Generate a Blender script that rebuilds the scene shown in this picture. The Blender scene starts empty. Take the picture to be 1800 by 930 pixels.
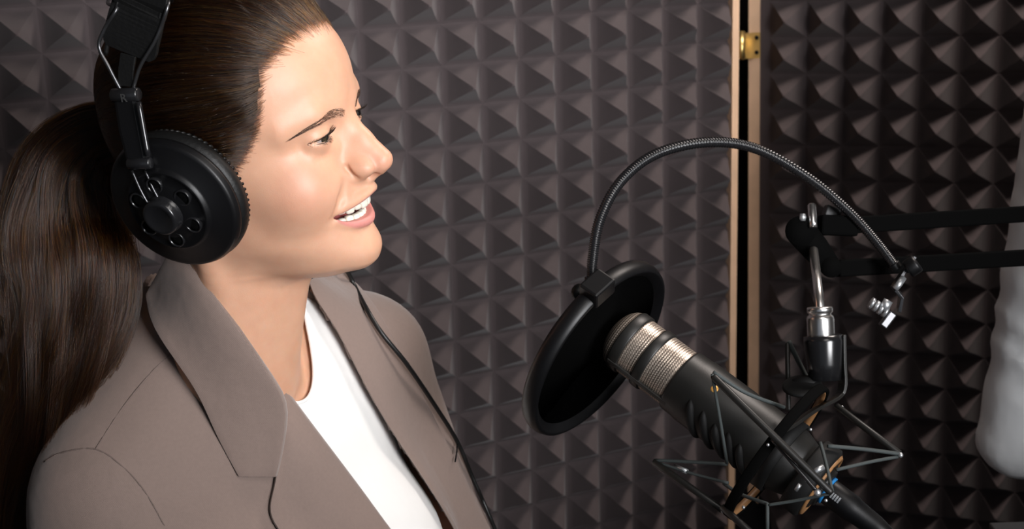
import bpy, bmesh, math, random
import numpy as np
from mathutils import Vector, Matrix

# ------------------------------------------------------------------ camera
SC = bpy.context.scene
COL = SC.collection
FPX = 2400.0
CAM = np.array([0.0, 0.0, 1.45])
PITCH, ROLL = 0.2702619, -0.03603796
_f = np.array([0, math.cos(PITCH), -math.sin(PITCH)])
_r0 = np.array([1.0, 0, 0]); _u0 = np.cross(_r0, _f)
AX_R = _r0 * math.cos(ROLL) + _u0 * math.sin(ROLL)
AX_U = -_r0 * math.sin(ROLL) + _u0 * math.cos(ROLL)
AX_F = _f
cam = bpy.data.cameras.new('camera')
cam.sensor_width = 36.0
cam.lens = FPX / 1800.0 * 36.0
cam.clip_start = 0.05
cam.dof.use_dof = True
cam.dof.focus_distance = 0.985
cam.dof.aperture_fstop = 13
camo = bpy.data.objects.new('camera', cam)
camo.matrix_world = Matrix(((AX_R[0], AX_U[0], -AX_F[0], CAM[0]), (AX_R[1], AX_U[1], -AX_F[1], CAM[1]),
                            (AX_R[2], AX_U[2], -AX_F[2], CAM[2]), (0, 0, 0, 1)))
COL.objects.link(camo)
SC.camera = camo

# ------------------------------------------------------------------ world, lights, exposure
SC.view_settings.view_transform = 'Standard'
SC.view_settings.look = 'None'
SC.view_settings.gamma = 1.0
SC.view_settings.use_curve_mapping = False
SC.view_settings.exposure = 0.0
wd = bpy.data.worlds.new('world'); SC.world = wd; wd.use_nodes = True
wd.node_tree.nodes['Background'].inputs[0].default_value = (0.75, 0.85, 1.0, 1)
wd.node_tree.nodes['Background'].inputs[1].default_value = 0.16

def area_light(name, loc, target, size, power, color, size_y=None):
    l = bpy.data.lights.new(name, 'AREA'); l.energy = power; l.color = color
    l.shape = 'RECTANGLE'; l.size = size; l.size_y = size_y or size
    o = bpy.data.objects.new(name, l); COL.objects.link(o)
    o.location = loc
    o.rotation_euler = (Vector(target) - Vector(loc)).to_track_quat('-Z', 'Y').to_euler()
    return o
key = area_light('key_softbox', (0.30, 0.42, 1.80), (-0.14, 1.00, 1.27), 0.42, .8, (1.0, 0.95, 0.91))
key.data.spread = math.radians(95)
lamp = area_light('ceiling_lamp', (0.74, 1.42, 2.16), (0.10, 1.62, 1.15), 0.40, 11.5, (1.0, 0.89, 0.82))
fill_light = area_light('window_softbox', (0.92, -0.42, 1.62), (-0.10, 1.20, 1.42), 0.75, 5.6, (0.98, 0.98, 1.0))  # added soft fill from the front right, no window stands there
fill_light.data.spread = math.radians(52)

# ------------------------------------------------------------------ helpers
def W(p):
    """camera-aligned centimetres (right, up, depth) -> world metres"""
    p = np.asarray(p, float)
    return CAM + 0.01 * (p[..., 0:1] * AX_R + p[..., 1:2] * AX_U + p[..., 2:3] * AX_F)
def at(px, py, d):
    """point of the picture frame at a depth of d cm, in camera-aligned centimetres"""
    return np.array([(px - 900.0) / FPX * d, (465.0 - py) / FPX * d, d])
def ats(l): return np.array([at(*q) for q in l])
def nrm(v):
    v = np.asarray(v, float); return v / np.linalg.norm(v)

def link_mesh(name, verts, faces, mat=None, parent=None, smooth=True, world=True):
    me = bpy.data.meshes.new(name)
    v = W(verts) if world else np.asarray(verts, float)
    me.from_pydata([tuple(q) for q in v], [], [tuple(int(i) for i in f) for f in faces])
    me.validate(); me.update()
    n_ = len(me.polygons)
    if n_:                                         # outward normals
        c_ = np.empty(n_ * 3); me.polygons.foreach_get('center', c_); nn = np.empty(n_ * 3); me.polygons.foreach_get('normal', nn); ar = np.empty(n_); me.polygons.foreach_get('area', ar)
        c_ = c_.reshape(-1, 3); nn = nn.reshape(-1, 3); c_ = c_ - (c_ * ar[:, None]).sum(0) / max(ar.sum(), 1e-12)
        if ((c_ * nn).sum(1) * ar).sum() < 0: me.flip_normals()
    if smooth: me.polygons.foreach_set('use_smooth', [True] * len(me.polygons))
    o = bpy.data.objects.new(name, me); COL.objects.link(o)
    if mat: me.materials.append(mat)
    if parent: o.parent = parent
    return o
def tag(o, label=None, cat=None, group=None, kind=None):
    if label: o['label'] = label
    if cat: o['category'] = cat
    if group: o['group'] = group
    if kind: o['kind'] = kind
    return o
def empty(name, loc=(0, 0, 0)):
    o = bpy.data.objects.new(name, None); COL.objects.link(o); o.location = loc; o.empty_display_size = .05
    return o
def keep_parent(o, p):
    """parent without moving (parents may be translated empties)"""
    o.parent = p; o.matrix_parent_inverse = Matrix.Translation(p.location).inverted()
    return o

class MB:
    """collects shapes in camera-aligned centimetres, builds one mesh"""
    def __init__(s): s.v = []; s.f = []; s.n = 0
    def add(s, v, f):
        v = np.asarray(v, float); s.v.append(v); s.f += [tuple(i + s.n for i in q) for q in f]; s.n += len(v); return s
    def build(s, name, mat, parent=None, smooth=True, bevel=0, world=True):
        o = link_mesh(name, np.concatenate(s.v), s.f, mat, None, smooth, world)
        if parent: keep_parent(o, parent)
        if bevel:
            m = o.modifiers.new('bevel', 'BEVEL'); m.width = bevel * .01; m.segments = 2; m.limit_method = 'ANGLE'; m.angle_limit = .6
        return o
    def tube(s, pts, r, n=10, cap=True):
        pts = np.asarray(pts, float); m = len(pts)
        r = np.broadcast_to(np.asarray(r, float), (m,)) if np.ndim(r) < 2 else r
        t = np.gradient(pts, axis=0); t /= np.linalg.norm(t, axis=1)[:, None] + 1e-12
        a = np.cross(t[0], [0, 0, 1.0]);
        if np.linalg.norm(a) < .1: a = np.cross(t[0], [0, 1.0, 0])
        V = []; ang = np.arange(n) * 2 * math.pi / n
        for i in range(m):
            a = a - t[i] * (a @ t[i]); a /= np.linalg.norm(a); b = np.cross(t[i], a)
            V.append(pts[i] + r[i] * (np.cos(ang)[:, None] * a + np.sin(ang)[:, None] * b))
        V = np.concatenate(V); F = []
        for i in range(m - 1):
            for j in range(n):
                k = (j + 1) % n
                F.append((i * n + j, i * n + k, (i + 1) * n + k, (i + 1) * n + j))
        if cap: F.append(tuple(range(n))[::-1]); F.append(tuple((m - 1) * n + j for j in range(n)))
        return s.add(V, F)
    def ribbon(s, pts, side, w, th):
        """flat bar: swept rectangle, `side` is the wide direction"""
        pts = np.asarray(pts, float); m = len(pts)
        t = np.gradient(pts, axis=0); t /= np.linalg.norm(t, axis=1)[:, None]
        side = np.broadcast_to(np.asarray(side, float), (m, 3)); V = []
        w = np.broadcast_to(w, (m,)); th = np.broadcast_to(th, (m,))
        for i in range(m):
            a = side[i] - t[i] * (side[i] @ t[i]); a /= np.linalg.norm(a); b = np.cross(t[i], a)
            for p, q in ((-1, -1), (1, -1), (1, 1), (-1, 1)): V.append(pts[i] + p * a * w[i] / 2 + q * b * th[i] / 2)
        F = [(0, 3, 2, 1)]
        for i in range(m - 1):
            for j in range(4):
                k = (j + 1) % 4; F.append((i * 4 + j, i * 4 + k, i * 4 + 4 + k, i * 4 + 4 + j))
        F.append(tuple((m - 1) * 4 + j for j in range(4)))
        return s.add(V, F)
    def box(s, c, ax, ay, az, h):
        V = [np.asarray(c) + i * h[0] * ax + j * h[1] * ay + k * h[2] * az for i in (-1, 1) for j in (-1, 1) for k in (-1, 1)]
        F = [(0, 1, 3, 2), (4, 6, 7, 5), (0, 4, 5, 1), (2, 3, 7, 6), (0, 2, 6, 4), (1, 5, 7, 3)]
        if np.cross(ax, ay) @ az < 0: F = [q[::-1] for q in F]
        return s.add(V, F)
    def lathe(s, prof, c, axis, n=48, closed=False, ref=None):
        """prof: list of (radius, height along axis)"""
        axis = nrm(axis); a = nrm(np.cross(axis, ref if ref is not None else ([0, 0, 1.0] if abs(axis[2]) < .9 else [0, 1.0, 0]))); b = np.cross(axis, a)
        ang = np.arange(n) * 2 * math.pi / n; V = []
        for r_, h_ in prof: V.append(np.asarray(c) + axis * h_ + r_ * (np.cos(ang)[:, None] * a + np.sin(ang)[:, None] * b))
        m = len(prof); F = []
        for i in range(m if closed else m - 1):
            i2 = (i + 1) % m
            for j in range(n):
                k = (j + 1) % n; F.append((i * n + j, i * n + k, i2 * n + k, i2 * n + j))
        if not closed:
            if prof[0][0] > 1e-6: F.append(tuple(range(n))[::-1])
            if prof[-1][0] > 1e-6: F.append(tuple((m - 1) * n + j for j in range(n)))
        return s.add(np.concatenate(V), F)
    def ball(s, c, r, n=12):
        m = n // 2 + 1
        return s.lathe([(r * max(math.sin(math.pi * i / m), 1e-4), -r * math.cos(math.pi * i / m)) for i in range(m + 1)], c, (0, 1, 0), n)

def spline(P, n):
    """Catmull-Rom through rows of P, n samples"""
    P = np.asarray(P, float); m = len(P)
    Q = np.concatenate([[2 * P[0] - P[1]], P, [2 * P[-1] - P[-2]]])
    t = np.linspace(0, m - 1 - 1e-9, n); i = t.astype(int); u = (t - i)[:, None]
    a, b, c, d = Q[i], Q[i + 1], Q[i + 2], Q[i + 3]
    return .5 * (2 * b + (c - a) * u + (2 * a - 5 * b + 4 * c - d) * u * u + (3 * b - a - 3 * c + d) * u ** 3)
def curve1(xs, ys):
    """smooth (monotone-ish cubic Hermite) interpolant"""
    xs = np.asarray(xs, float); ys = np.asarray(ys, float)
    d = np.diff(ys) / np.diff(xs); m = np.zeros_like(ys); m[0] = d[0]; m[-1] = d[-1]
    for i in range(1, len(ys) - 1): m[i] = 0 if d[i - 1] * d[i] <= 0 else 2 * d[i - 1] * d[i] / (d[i - 1] + d[i])
    def f(x):
        x = np.clip(x, xs[0], xs[-1]); i = np.clip(np.searchsorted(xs, x) - 1, 0, len(xs) - 2)
        h = xs[i + 1] - xs[i]; t = (x - xs[i]) / h
        return ys[i] * (2 * t ** 3 - 3 * t * t + 1) + h * m[i] * (t ** 3 - 2 * t * t + t) + ys[i + 1] * (3 * t * t - 2 * t ** 3) + h * m[i + 1] * (t ** 3 - t * t)
    return f

# signed distance pieces (arrays of coordinates in, distance out)
def smin(a, b, k): h = np.maximum(k - np.abs(a - b), 0) / k; return np.minimum(a, b) - h * h * k * .25
def smax(a, b, k): return -smin(-a, -b, k)
def ell(x, y, z, c, r):
    px, py, pz = (x - c[0]), (y - c[1]), (z - c[2])
    k0 = np.sqrt((px / r[0]) ** 2 + (py / r[1]) ** 2 + (pz / r[2]) ** 2)
    k1 = np.sqrt((px / r[0] ** 2) ** 2 + (py / r[1] ** 2) ** 2 + (pz / r[2] ** 2) ** 2) + 1e-9
    return k0 * (k0 - 1) / k1
def cone(x, y, z, a, b, ra, rb):
    a = np.asarray(a, float); b = np.asarray(b, float); d = b - a; L2 = d @ d
    t = np.clip(((x - a[0]) * d[0] + (y - a[1]) * d[1] + (z - a[2]) * d[2]) / L2, 0, 1)
    return np.sqrt((x - a[0] - t * d[0]) ** 2 + (y - a[1] - t * d[1]) ** 2 + (z - a[2] - t * d[2]) ** 2) - (ra + (rb - ra) * t)

def nets(xs, ys, zs, f):
    """surface nets on a rectilinear grid"""
    s = f < 0
    n0, n1, n2 = f.shape
    cnt = np.zeros((n0 - 1, n1 - 1, n2 - 1), np.int8)
    for i in (0, 1):
        for j in (0, 1):
            for k in (0, 1): cnt += s[i:n0 - 1 + i, j:n1 - 1 + j, k:n2 - 1 + k]
    mix = (cnt > 0) & (cnt < 8)
    I, J, K = np.nonzero(mix); idx = -np.ones(mix.shape, np.int64); idx[mix] = np.arange(len(I))
    acc = np.zeros((len(I), 3)); num = np.zeros(len(I))
    cor = [(i, j, k) for i in (0, 1) for j in (0, 1) for k in (0, 1)]
    for a in cor:
        for ax in range(3):
            if a[ax]: continue
            b = list(a); b[ax] = 1
            fa = f[I + a[0], J + a[1], K + a[2]]; fb = f[I + b[0], J + b[1], K + b[2]]
            m = (fa < 0) != (fb < 0); t = np.where(m, fa / np.where(m, fa - fb, 1), 0)
            pa = np.stack([xs[I + a[0]], ys[J + a[1]], zs[K + a[2]]], 1); pb = np.stack([xs[I + b[0]], ys[J + b[1]], zs[K + b[2]]], 1)
            acc += np.where(m[:, None], pa + (pb - pa) * t[:, None], 0); num += m
    V = acc / num[:, None]; F = []
    for ax in range(3):
        e = np.diff(s.astype(np.int8), axis=ax)
        i, j, k = np.nonzero(e); sg = e[i, j, k]
        c = [i, j, k]; o1, o2 = [(1, 2), (2, 0), (0, 1)][ax]
        ok = (c[o1] > 0) & (c[o2] > 0) & (c[o1] < mix.shape[o1]) & (c[o2] < mix.shape[o2])
        c = [q[ok] for q in c]; sg = sg[ok]
        def cell(d1, d2):
            q = list(c); q[o1] = q[o1] - d1; q[o2] = q[o2] - d2; return idx[q[0], q[1], q[2]]
        quad = np.stack([cell(1, 1), cell(0, 1), cell(0, 0), cell(1, 0)], 1)
        quad[sg < 0] = quad[sg < 0][:, ::-1]; F.append(quad)
    F = np.concatenate(F); F = F[(F >= 0).all(1)]
    return V, F
def relax(V, F, it, lam=.5):
    E = np.concatenate([F[:, [0, 1]], F[:, [1, 2]], F[:, [2, 3]], F[:, [3, 0]]])
    for _ in range(it):
        for l in (lam, -lam * 1.02):
            s = np.zeros_like(V); c = np.zeros(len(V))
            for d in range(3): s[:, d] = np.bincount(E[:, 0], V[E[:, 1], d], len(V)) + np.bincount(E[:, 1], V[E[:, 0], d], len(V))
            c = np.bincount(E[:, 0], minlength=len(V)) + np.bincount(E[:, 1], minlength=len(V))
            V = V + l * (s / np.maximum(c, 1)[:, None] - V)
    return V
def trisample(xs, ys, zs, f, p):
    """trilinear lookup of the field at points p"""
    r = []
    for g, c in zip((xs, ys, zs), p.T):
        i = np.clip(np.searchsorted(g, c) - 1, 0, len(g) - 2); r.append((i, np.clip((c - g[i]) / (g[i + 1] - g[i]), 0, 1)))
    (i, u), (j, v), (k, w) = r; o = 0
    for a in (0, 1):
        for b in (0, 1):
            for c in (0, 1): o = o + f[i + a, j + b, k + c] * (u if a else 1 - u) * (v if b else 1 - v) * (w if c else 1 - w)
    return o

# ------------------------------------------------------------------ materials
def mat(name, col, rough=.5, metal=0, spec=.5, noise=None, bump=None, coat=0, sheen=0, sss=None, extra=None):
    m = bpy.data.materials.new(name); m.use_nodes = True; nt = m.node_tree; b = nt.nodes['Principled BSDF']
    b.inputs['Base Color'].default_value = (*col, 1); b.inputs['Roughness'].default_value = rough
    b.inputs['Metallic'].default_value = metal; b.inputs['Specular IOR Level'].default_value = spec
    b.inputs['Coat Weight'].default_value = coat; b.inputs['Sheen Weight'].default_value = sheen
    tc = nt.nodes.new('ShaderNodeTexCoord')
    if noise:
        sc, amt = noise
        n = nt.nodes.new('ShaderNodeTexNoise'); n.inputs['Scale'].default_value = sc; n.inputs['Detail'].default_value = 5
        nt.links.new(tc.outputs['Object'], n.inputs['Vector'])
        mx = nt.nodes.new('ShaderNodeMix'); mx.data_type = 'RGBA'
        mx.inputs[6].default_value = (*[c * (1 - amt) for c in col], 1); mx.inputs[7].default_value = (*[min(1, c * (1 + amt)) for c in col], 1)
        nt.links.new(n.outputs['Fac'], mx.inputs[0]); nt.links.new(mx.outputs[2], b.inputs['Base Color'])
    if bump:
        sc, st, dist = bump
        n = nt.nodes.new('ShaderNodeTexNoise'); n.inputs['Scale'].default_value = sc; n.inputs['Detail'].default_value = 3
        nt.links.new(tc.outputs['Object'], n.inputs['Vector'])
        bp = nt.nodes.new('ShaderNodeBump'); bp.inputs['Strength'].default_value = st; bp.inputs['Distance'].default_value = dist
        nt.links.new(n.outputs['Fac'], bp.inputs['Height']); nt.links.new(bp.outputs['Normal'], b.inputs['Normal'])
    if sss:
        b.inputs['Subsurface Weight'].default_value = sss[0]; b.inputs['Subsurface Radius'].default_value = sss[1]; b.inputs['Subsurface Scale'].default_value = sss[2]
    if extra: extra(nt, b, tc)
    return m
M = {}
M['foam'] = mat('foam', (.080, .063, .064), .92, spec=.25, noise=(60, .12), bump=(900, .35, .0006), sheen=.15)
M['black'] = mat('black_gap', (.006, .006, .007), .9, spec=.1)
M['edge_wood'] = mat('edge_wood', (.78, .52, .34), .55, noise=(25, .2))
M['brass'] = mat('brass', (.80, .58, .22), .35, 1)
M['plaster'] = mat('plaster', (.30, .29, .28), .9)
M['carpet'] = mat('carpet', (.06, .06, .065), .95, noise=(90, .3))

# ------------------------------------------------------------------ room shell: two foam-clad walls meeting at a hinged gap
def pyramid_mesh(s, h):
    rings = [(1.0, 0.0), (.90, .025), (.76, .13), (.50, .41), (.24, .73), (.08, .90), (.02, .925)]
    V = []; F = []
    for r, z in rings:
        for i, j in ((-1, -1), (1, -1), (1, 1), (-1, 1)): V.append((i * r * s / 2, j * r * s / 2, z * h))
    for k in range(len(rings) - 1):
        for j in range(4): F.append((k * 4 + j, k * 4 + (j + 1) % 4, k * 4 + 4 + (j + 1) % 4, k * 4 + 4 + j))
    F.append(tuple(len(V) - 4 + j for j in range(4)))
    me = bpy.data.meshes.new('foam_pyramid'); me.from_pydata(V, [], F); me.update(); me.materials.append(M['foam'])
    me.polygons.foreach_set('use_smooth', [True] * len(me.polygons))
    sh = me.attributes.new('sharp_edge', 'BOOLEAN', 'EDGE')      # ridges stay crisp, the concave faces shade smoothly
    sh.data.foreach_set('value', [abs(abs(V[e.vertices[0]][0]) - abs(V[e.vertices[0]][1])) < 1e-9 and (e.vertices[0] % 4) == (e.vertices[1] % 4) for e in me.edges])
    return me
def foam_wall(name, p0, yaw, roll, asp, cols, rows, vis, xlim):
    s = .05
    w = np.array([math.cos(yaw), math.sin(yaw), 0]); z = np.array([0, 0, -1.0])
    wd_, zd = w * math.cos(roll) + z * math.sin(roll), -w * math.sin(roll) + z * math.cos(roll)
    n = np.cross(wd_, zd)
    if n[1] > 0: n = -n
    P0 = CAM + np.array(p0)
    wall = empty(name, tuple(P0)); tag(wall, kind='structure')
    # backing board + foam base
    b = bmesh.new()
    def slab(x0, x1, y0, y1, d0, d1, nm, m):
        V = [P0 + wd_ * x + zd * y + n * d for x in (x0, x1) for y in (y0, y1) for d in (d0, d1)]
        F = [(0, 1, 3, 2), (4, 6, 7, 5), (0, 4, 5, 1), (2, 3, 7, 6), (0, 2, 6, 4), (1, 5, 7, 3)]
        o = link_mesh(nm, V, F, m, None, False, False)
        bm = bmesh.new(); bm.from_mesh(o.data); bmesh.ops.recalc_face_normals(bm, faces=bm.faces); bm.to_mesh(o.data); bm.free()
        return keep_parent(o, wall)
    X0, X1 = xlim
    Y0, Y1 = rows[0] * s, rows[1] * s
    slab(X0, X1, Y0, Y1, -.02, -.0001, 'foam_sheet', M['foam'])
    slab(X0, X1, Y0, Y1, -.045, -.0205, 'backing_board', M['edge_wood'])
    me = pyramid_mesh(s, .043); me.transform(Matrix.Diagonal((asp, 1, 1, 1)))
    R3 = Matrix((( wd_[0], -zd[0], n[0]), (wd_[1], -zd[1], n[1]), (wd_[2], -zd[2], n[2])))
    if R3.determinant() < 0: R3 = Matrix(((wd_[0], zd[0], n[0]), (wd_[1], zd[1], n[1]), (wd_[2], zd[2], n[2])))
    rest = []
    cand = []
    for c in range(*cols):
        for r in range(*rows):
            P = P0 + wd_ * (c + .5) * s * asp + zd * (r + .5) * s
            q = P - CAM; d = q @ AX_F; px = 900 + FPX * (q @ AX_R) / d; py = 465 - FPX * (q @ AX_U) / d
            cand.append((not (-60 < px < 1860 and -60 < py < 990), d, P))
    cand.sort(key=lambda t: (t[0], t[1]))
    for k, (out, d, P) in enumerate(cand):
        if not out and k < 300:
            o = bpy.data.objects.new('foam_pyramid', me); COL.objects.link(o)
            o.matrix_world = Matrix.Translation(P) @ R3.to_4x4()
            keep_parent(o, wall)
        else: rest.append(P)
    V0 = np.array([v.co for v in me.vertices]); R = np.array(R3); V = []; F = []
    f0 = [tuple(p.vertices) for p in me.polygons]
    for P in rest:
        k = sum(len(v) for v in V) if False else len(V) * len(V0)
        V.append(V0 @ R.T + P); F += [tuple(i + k for i in q) for q in f0]
    if V:
        o = link_mesh('foam_pyramids', np.concatenate(V), F, M['foam'], None, False, False); keep_parent(o, wall); o['kind'] = 'stuff'
    return wall, P0, wd_, zd, n, slab
XL = 10.02 * .05 * 1.0114
wall_l, PL, wl, zl, nl, slab_l = foam_wall('wall_left', (-0.16904912, 1.61415169, -0.15604425), 0.39131877, 0, 1.0114, (-16, 10), (-12, 27), 300, (-16 * .0506, XL - .006))
slab_l(XL - .006, XL + .004, -12 * .05, 27 * .05, -.045, .012, 'edge_trim', M['edge_wood'])
wall_r, PR, wr, zr, nr, slab_r = foam_wall('wall_right', (0.3675, 1.90, -0.2151), -.32, -.010, 1.003, (0, 16), (-7, 24), 300, (-.013, 16 * .0502))
slab_r(-.0285, -.0131, -7 * .05, 24 * .05, -.045, .004, 'edge_trim', M['edge_wood'])
# black sheet put in for the shade behind the gap
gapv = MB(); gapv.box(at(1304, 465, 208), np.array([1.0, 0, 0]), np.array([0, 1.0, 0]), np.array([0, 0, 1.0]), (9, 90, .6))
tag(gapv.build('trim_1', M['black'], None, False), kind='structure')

def shell(name, lo, hi, m):
    b = MB(); lo = np.array(lo, float); hi = np.array(hi, float)
    b.box((lo + hi) / 2, np.array([1.0, 0, 0]), np.array([0, 1.0, 0]), np.array([0, 0, 1.0]), (hi - lo) / 2)
    return tag(b.build(name, m, None, False, world=False), kind='structure')
shell('floor', (-1.9, -2.0, -.05), (2.1, 2.6, 0), M['carpet'])
shell('ceiling', (-1.9, -2.0, 2.5), (2.1, 2.6, 2.55), M['plaster'])
shell('wall_side', (-1.96, -2.0, 0), (-1.9, 2.6, 2.5), M['plaster'])
shell('wall_far_side', (2.1, -2.0, 0), (2.16, 2.6, 2.5), M['plaster'])
shell('wall_back', (-1.9, 2.6, 0), (2.1, 2.66, 2.5), M['plaster'])

# ------------------------------------------------------------------ torso frame (cm: forward, her left, up; origin at the notch of the collar bones)
TO = at(520, 695, 108.5)
TU = nrm(np.array([-.036, .963, -.267]) + .10 * np.array([-.6, 0, .6]))
TL = np.array([.66, 0, .75]); TL = nrm(TL - TU * (TL @ TU)); TF = np.cross(TU, TL)
if TF[0] < 0: TF = -TF
def TC(p): p = np.asarray(p, float); return TO + p[..., 0:1] * TF + p[..., 1:2] * TL + p[..., 2:3] * TU
def to_torso(c): d = np.asarray(c, float) - TO; return np.stack([d @ TF, d @ TL, d @ TU], -1)
def torso_sdf(x, y, z):
    ay = np.abs(y)
    d = ell(x, y, z, (-8.5, 0, -13), (9.3, 15.0, 16))
    d = smin(d, ell(x, y, z, (-9, 0, -36), (10, 15, 24)), 6)
    d = smin(d, cone(x, y, z, (-8.5, 0, -3.0), (-8.8, 14.0, -2.2), 5.6, 5.0), 5)
    d = smin(d, cone(x, y, z, (-8.5, 0, -3.5), (-8.8, -12.0, -5.8), 5.6, 4.4), 5)
    d = smin(d, cone(x, y, z, (-8.5, 0, 6.0), (-8.8, -10.5, -2.6), 4.4, 3.4), 4)
    d = smin(d, cone(x, y, z, (-8.5, 0, 6.0), (-8.8, 10.5, -.8), 4.4, 3.6), 4)
    d = smin(d, ell(x, ay, z, (-2.5, 7.8, -18), (5.0, 6.5, 7)), 4)
    return d
SLEEVE = {-1: ((-8.8, -12.7, -6.4), (-9.5, -19.5, -34), (12, -13, -41)), 1: ((-8.8, 15.2, -2.6), (-5.5, 21.5, -31), (14, 11, -38))}

# ------------------------------------------------------------------ the head (local cm: x forward, y to her left / away from camera, z up)
HL = nrm([.25, .37, .89]); HU = np.array([-.107, .93, -.36]); HU = nrm(HU - HL * (HU @ HL)); HF = np.cross(HU, HL)
if HF[0] < 0: HF = -HF
HO = at(408, 280, 102)
HXS = .972
def HC(p): p = np.asarray(p, float); return HO + p[..., 0:1] * HXS * HF + p[..., 1:2] * HL + p[..., 2:3] * HU
def to_head(c): d = np.asarray(c, float) - HO; return np.stack([d @ HF / HXS, d @ HL, d @ HU], -1)

EYE = (8.5, 3.1, 2.38); EYE_R = 1.2
def zU(y): return -2.90 - .70 * (np.minimum(np.abs(y), 3.1) / 3.1) ** 1.4
def zL(y): return -4.52 + .82 * (np.minimum(np.abs(y), 3.1) / 3.1) ** 3.6
def head_field(xs, ys, zs):
    x = xs[:, None, None]; y0 = ys[None, :, None]; z = zs[None, None, :]; y = np.abs(y0)
    zt = [-9.4, -8.8, -8.35, -7.8, -6.9, -5.6, -4.4, -3, -1.6, 0, 1.5, 3, 4.2, 6, 8]
    Ff = curve1(zt, [7.0, 8.6, 9.5, 10.25, 10.65, 10.3, 10.1, 10.1, 10.25, 9.75, 9.3, 9.65, 10.05, 9.95, 9.2])
    Wf = curve1(zt, [1.2, 2.2, 2.9, 3.7, 4.4, 5.2, 5.6, 5.9, 6.2, 6.45, 6.6, 6.7, 6.8, 6.8, 6.2])
    Bf = curve1(zt, [4.0, 2.6, 1.5, .4, -1.5, -3.5, -5, -6, -7, -8, -8.4, -8.6, -8.6, -8.4, -7.6])
    Cf = curve1(zt, [5.5, 5.0, 4.6, 4.0, 3.2, 2.6, 2.2, 2.2, 2.4, 2.6, 2.6, 2.5, 2.4, 2.2, 2.0])
    Fv, Wv, Bv, Cv = (g(zs)[None, None, :] for g in (Ff, Wf, Bf, Cf))
    front = x > Cv
    a = np.where(front, Fv - Cv, Cv - Bv)
    u = np.abs(x - Cv) / a; v = y / Wv
    n = np.where(front, 2.25, 2.1)
    g = (u ** n + v ** n) ** (1 / n) - 1
    g = g * np.minimum(a, Wv)
    gx, gy, gz = np.gradient(g, xs, ys, zs)
    g = g / np.clip(np.sqrt(gx * gx + gy * gy + gz * gz), .45, 3)
    g = smax(g, z - 8.0, .8); g = smax(g, -9.1 - z, .7)
    d = smin(g, ell(x, y, z, (.7, 0, 5.0), (9.4, 7.25, 8.1)), .8)
    d = smin(d, ell(x, y, z, (3.5, 0, 6.0), (6.7, 6.1, 6.2)), .8)
    # neck, throat, muscles
    neck = cone(x, y, z, (.1, 0, -5), (-3.9, 0, -19), 4.7, 5.5)
    neck = smin(neck, cone(x, y, z, (-1.2, 5.0, -3.5), (.2, 1.7, -19.0), 1.0, .8), 1.0)
    neck = smin(neck, cone(x, y, z, (3.6, 0, -9.5), (.2, 0, -18.5), 1.1, 1.0), 1.2)
    d = smin(d, neck, 1.3)
    # muzzle, cheeks, chin
    d = smin(d, ell(x, y, z, (8.0, 0, -3.1), (2.95, 3.35, 2.5)), .5)
    d = smin(d, ell(x, y, z, (9.55, 0, -7.15), (1.32, 1.8, 1.3)), 1.0)
    ck = ell(x, y, z, (6.6, 3.6, -1.3), (2.75, 2.35, 2.6))
    d = smin(d, ck, 1.7)
    # nasolabial fold and the crease past the mouth corner
    for p, q, ra, rb in (((10.2, 2.2, -1.0), (9.95, 2.9, -2.3), .12, .26), ((9.95, 2.9, -2.3), (9.3, 3.45, -3.8), .26, .26), ((9.3, 3.45, -3.8), (9.15, 3.45, -4.35), .2, .06)):
        d = smax(d, -cone(x, y, z, p, q, ra, rb), .4)
    # eye socket, brow bone
    d = smax(d, -ell(x, y, z, (10.15, 2.75, 2.4), (.78, 1.8, 1.1)), 1.0)
    d = smin(d, cone(x, y, z, (9.2, 1.3, 3.95), (8.65, 3.4, 4.05), .52, .47), 1.5)
    d = smin(d, cone(x, y, z, (8.65, 3.4, 4.05), (7.0, 5.2, 3.4), .47, .35), 1.5)
    # nose
    nose = cone(x, y, z, (9.45, 0, 3.4), (11.0, 0, 1.25), .62, .64)
    nose = smin(nose, cone(x, y, z, (11.0, 0, 1.25), (12.25, 0, -.28), .64, .80), .5)
    d = smin(d, cone(x, y, z, (9.1, 0, 2.3), (10.6, 0, -.2), .95, 1.35), 1.7)
    nose = smin(nose, cone(x, y, z, (12.1, .22, -.6), (12.0, .2, -.75), .66, .6), .4)
    nose = smin(nose, ell(x, y, z, (11.05, 1.22, -.62), (.92, .60, .62)), .38)
    nose = smin(nose, cone(x, y, z, (12.0, 0, -1.05), (11.0, 0, -1.55), .30, .36), .35)
    d = smin(d, nose, .75)
    d = smax(d, -ell(x, y, z, (11.55, .58, -1.38), (.5, .22, .36)), .26)
    d = smax(d, -cone(x, y, z, (10.75, 1.75, -1.25), (10.1, 1.8, -.3), .17, .14), .28)   # alar crease
    # lids
    ex, ey, ez = EYE
    d = smin(d, ell(x, y, z, EYE, (1.285, 1.37, 1.285)), .35)
    d = smin(d, cone(x, y, z, (9.1, 2.0, 1.35), (8.3, 3.8, 1.25), .26, .12), 1.0)
    dy = y - ey; t = np.clip(1 - (dy / 1.42) ** 2, 0, 1) ** .8
    zc = z - (ez - .10 * dy)
    up, lo = .23 * t, -.25 * t
    alm = np.maximum(zc - up, lo - zc); alm = np.maximum(alm, np.abs(dy) - 1.42)
    alm = np.maximum(alm, ex + .1 - x)
    cut = np.maximum(alm, -(np.sqrt((x - ex) ** 2 + dy * dy + (z - ez) ** 2) - (EYE_R + .0)))
    d = smax(d, -cut, .08)
    crease = np.abs(np.sqrt((x - ex) ** 2 + dy * dy + (z - ez) ** 2) - 1.4)
    # lips
    yy = np.linspace(0, 2.95, 8)
    up_c = [(11.02 - .235 * q * q, q, zU(q) + .36 - .1 * q / 2.95) for q in yy]; up_r = .33 - .15 * (yy / 2.95) ** 1.5
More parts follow.
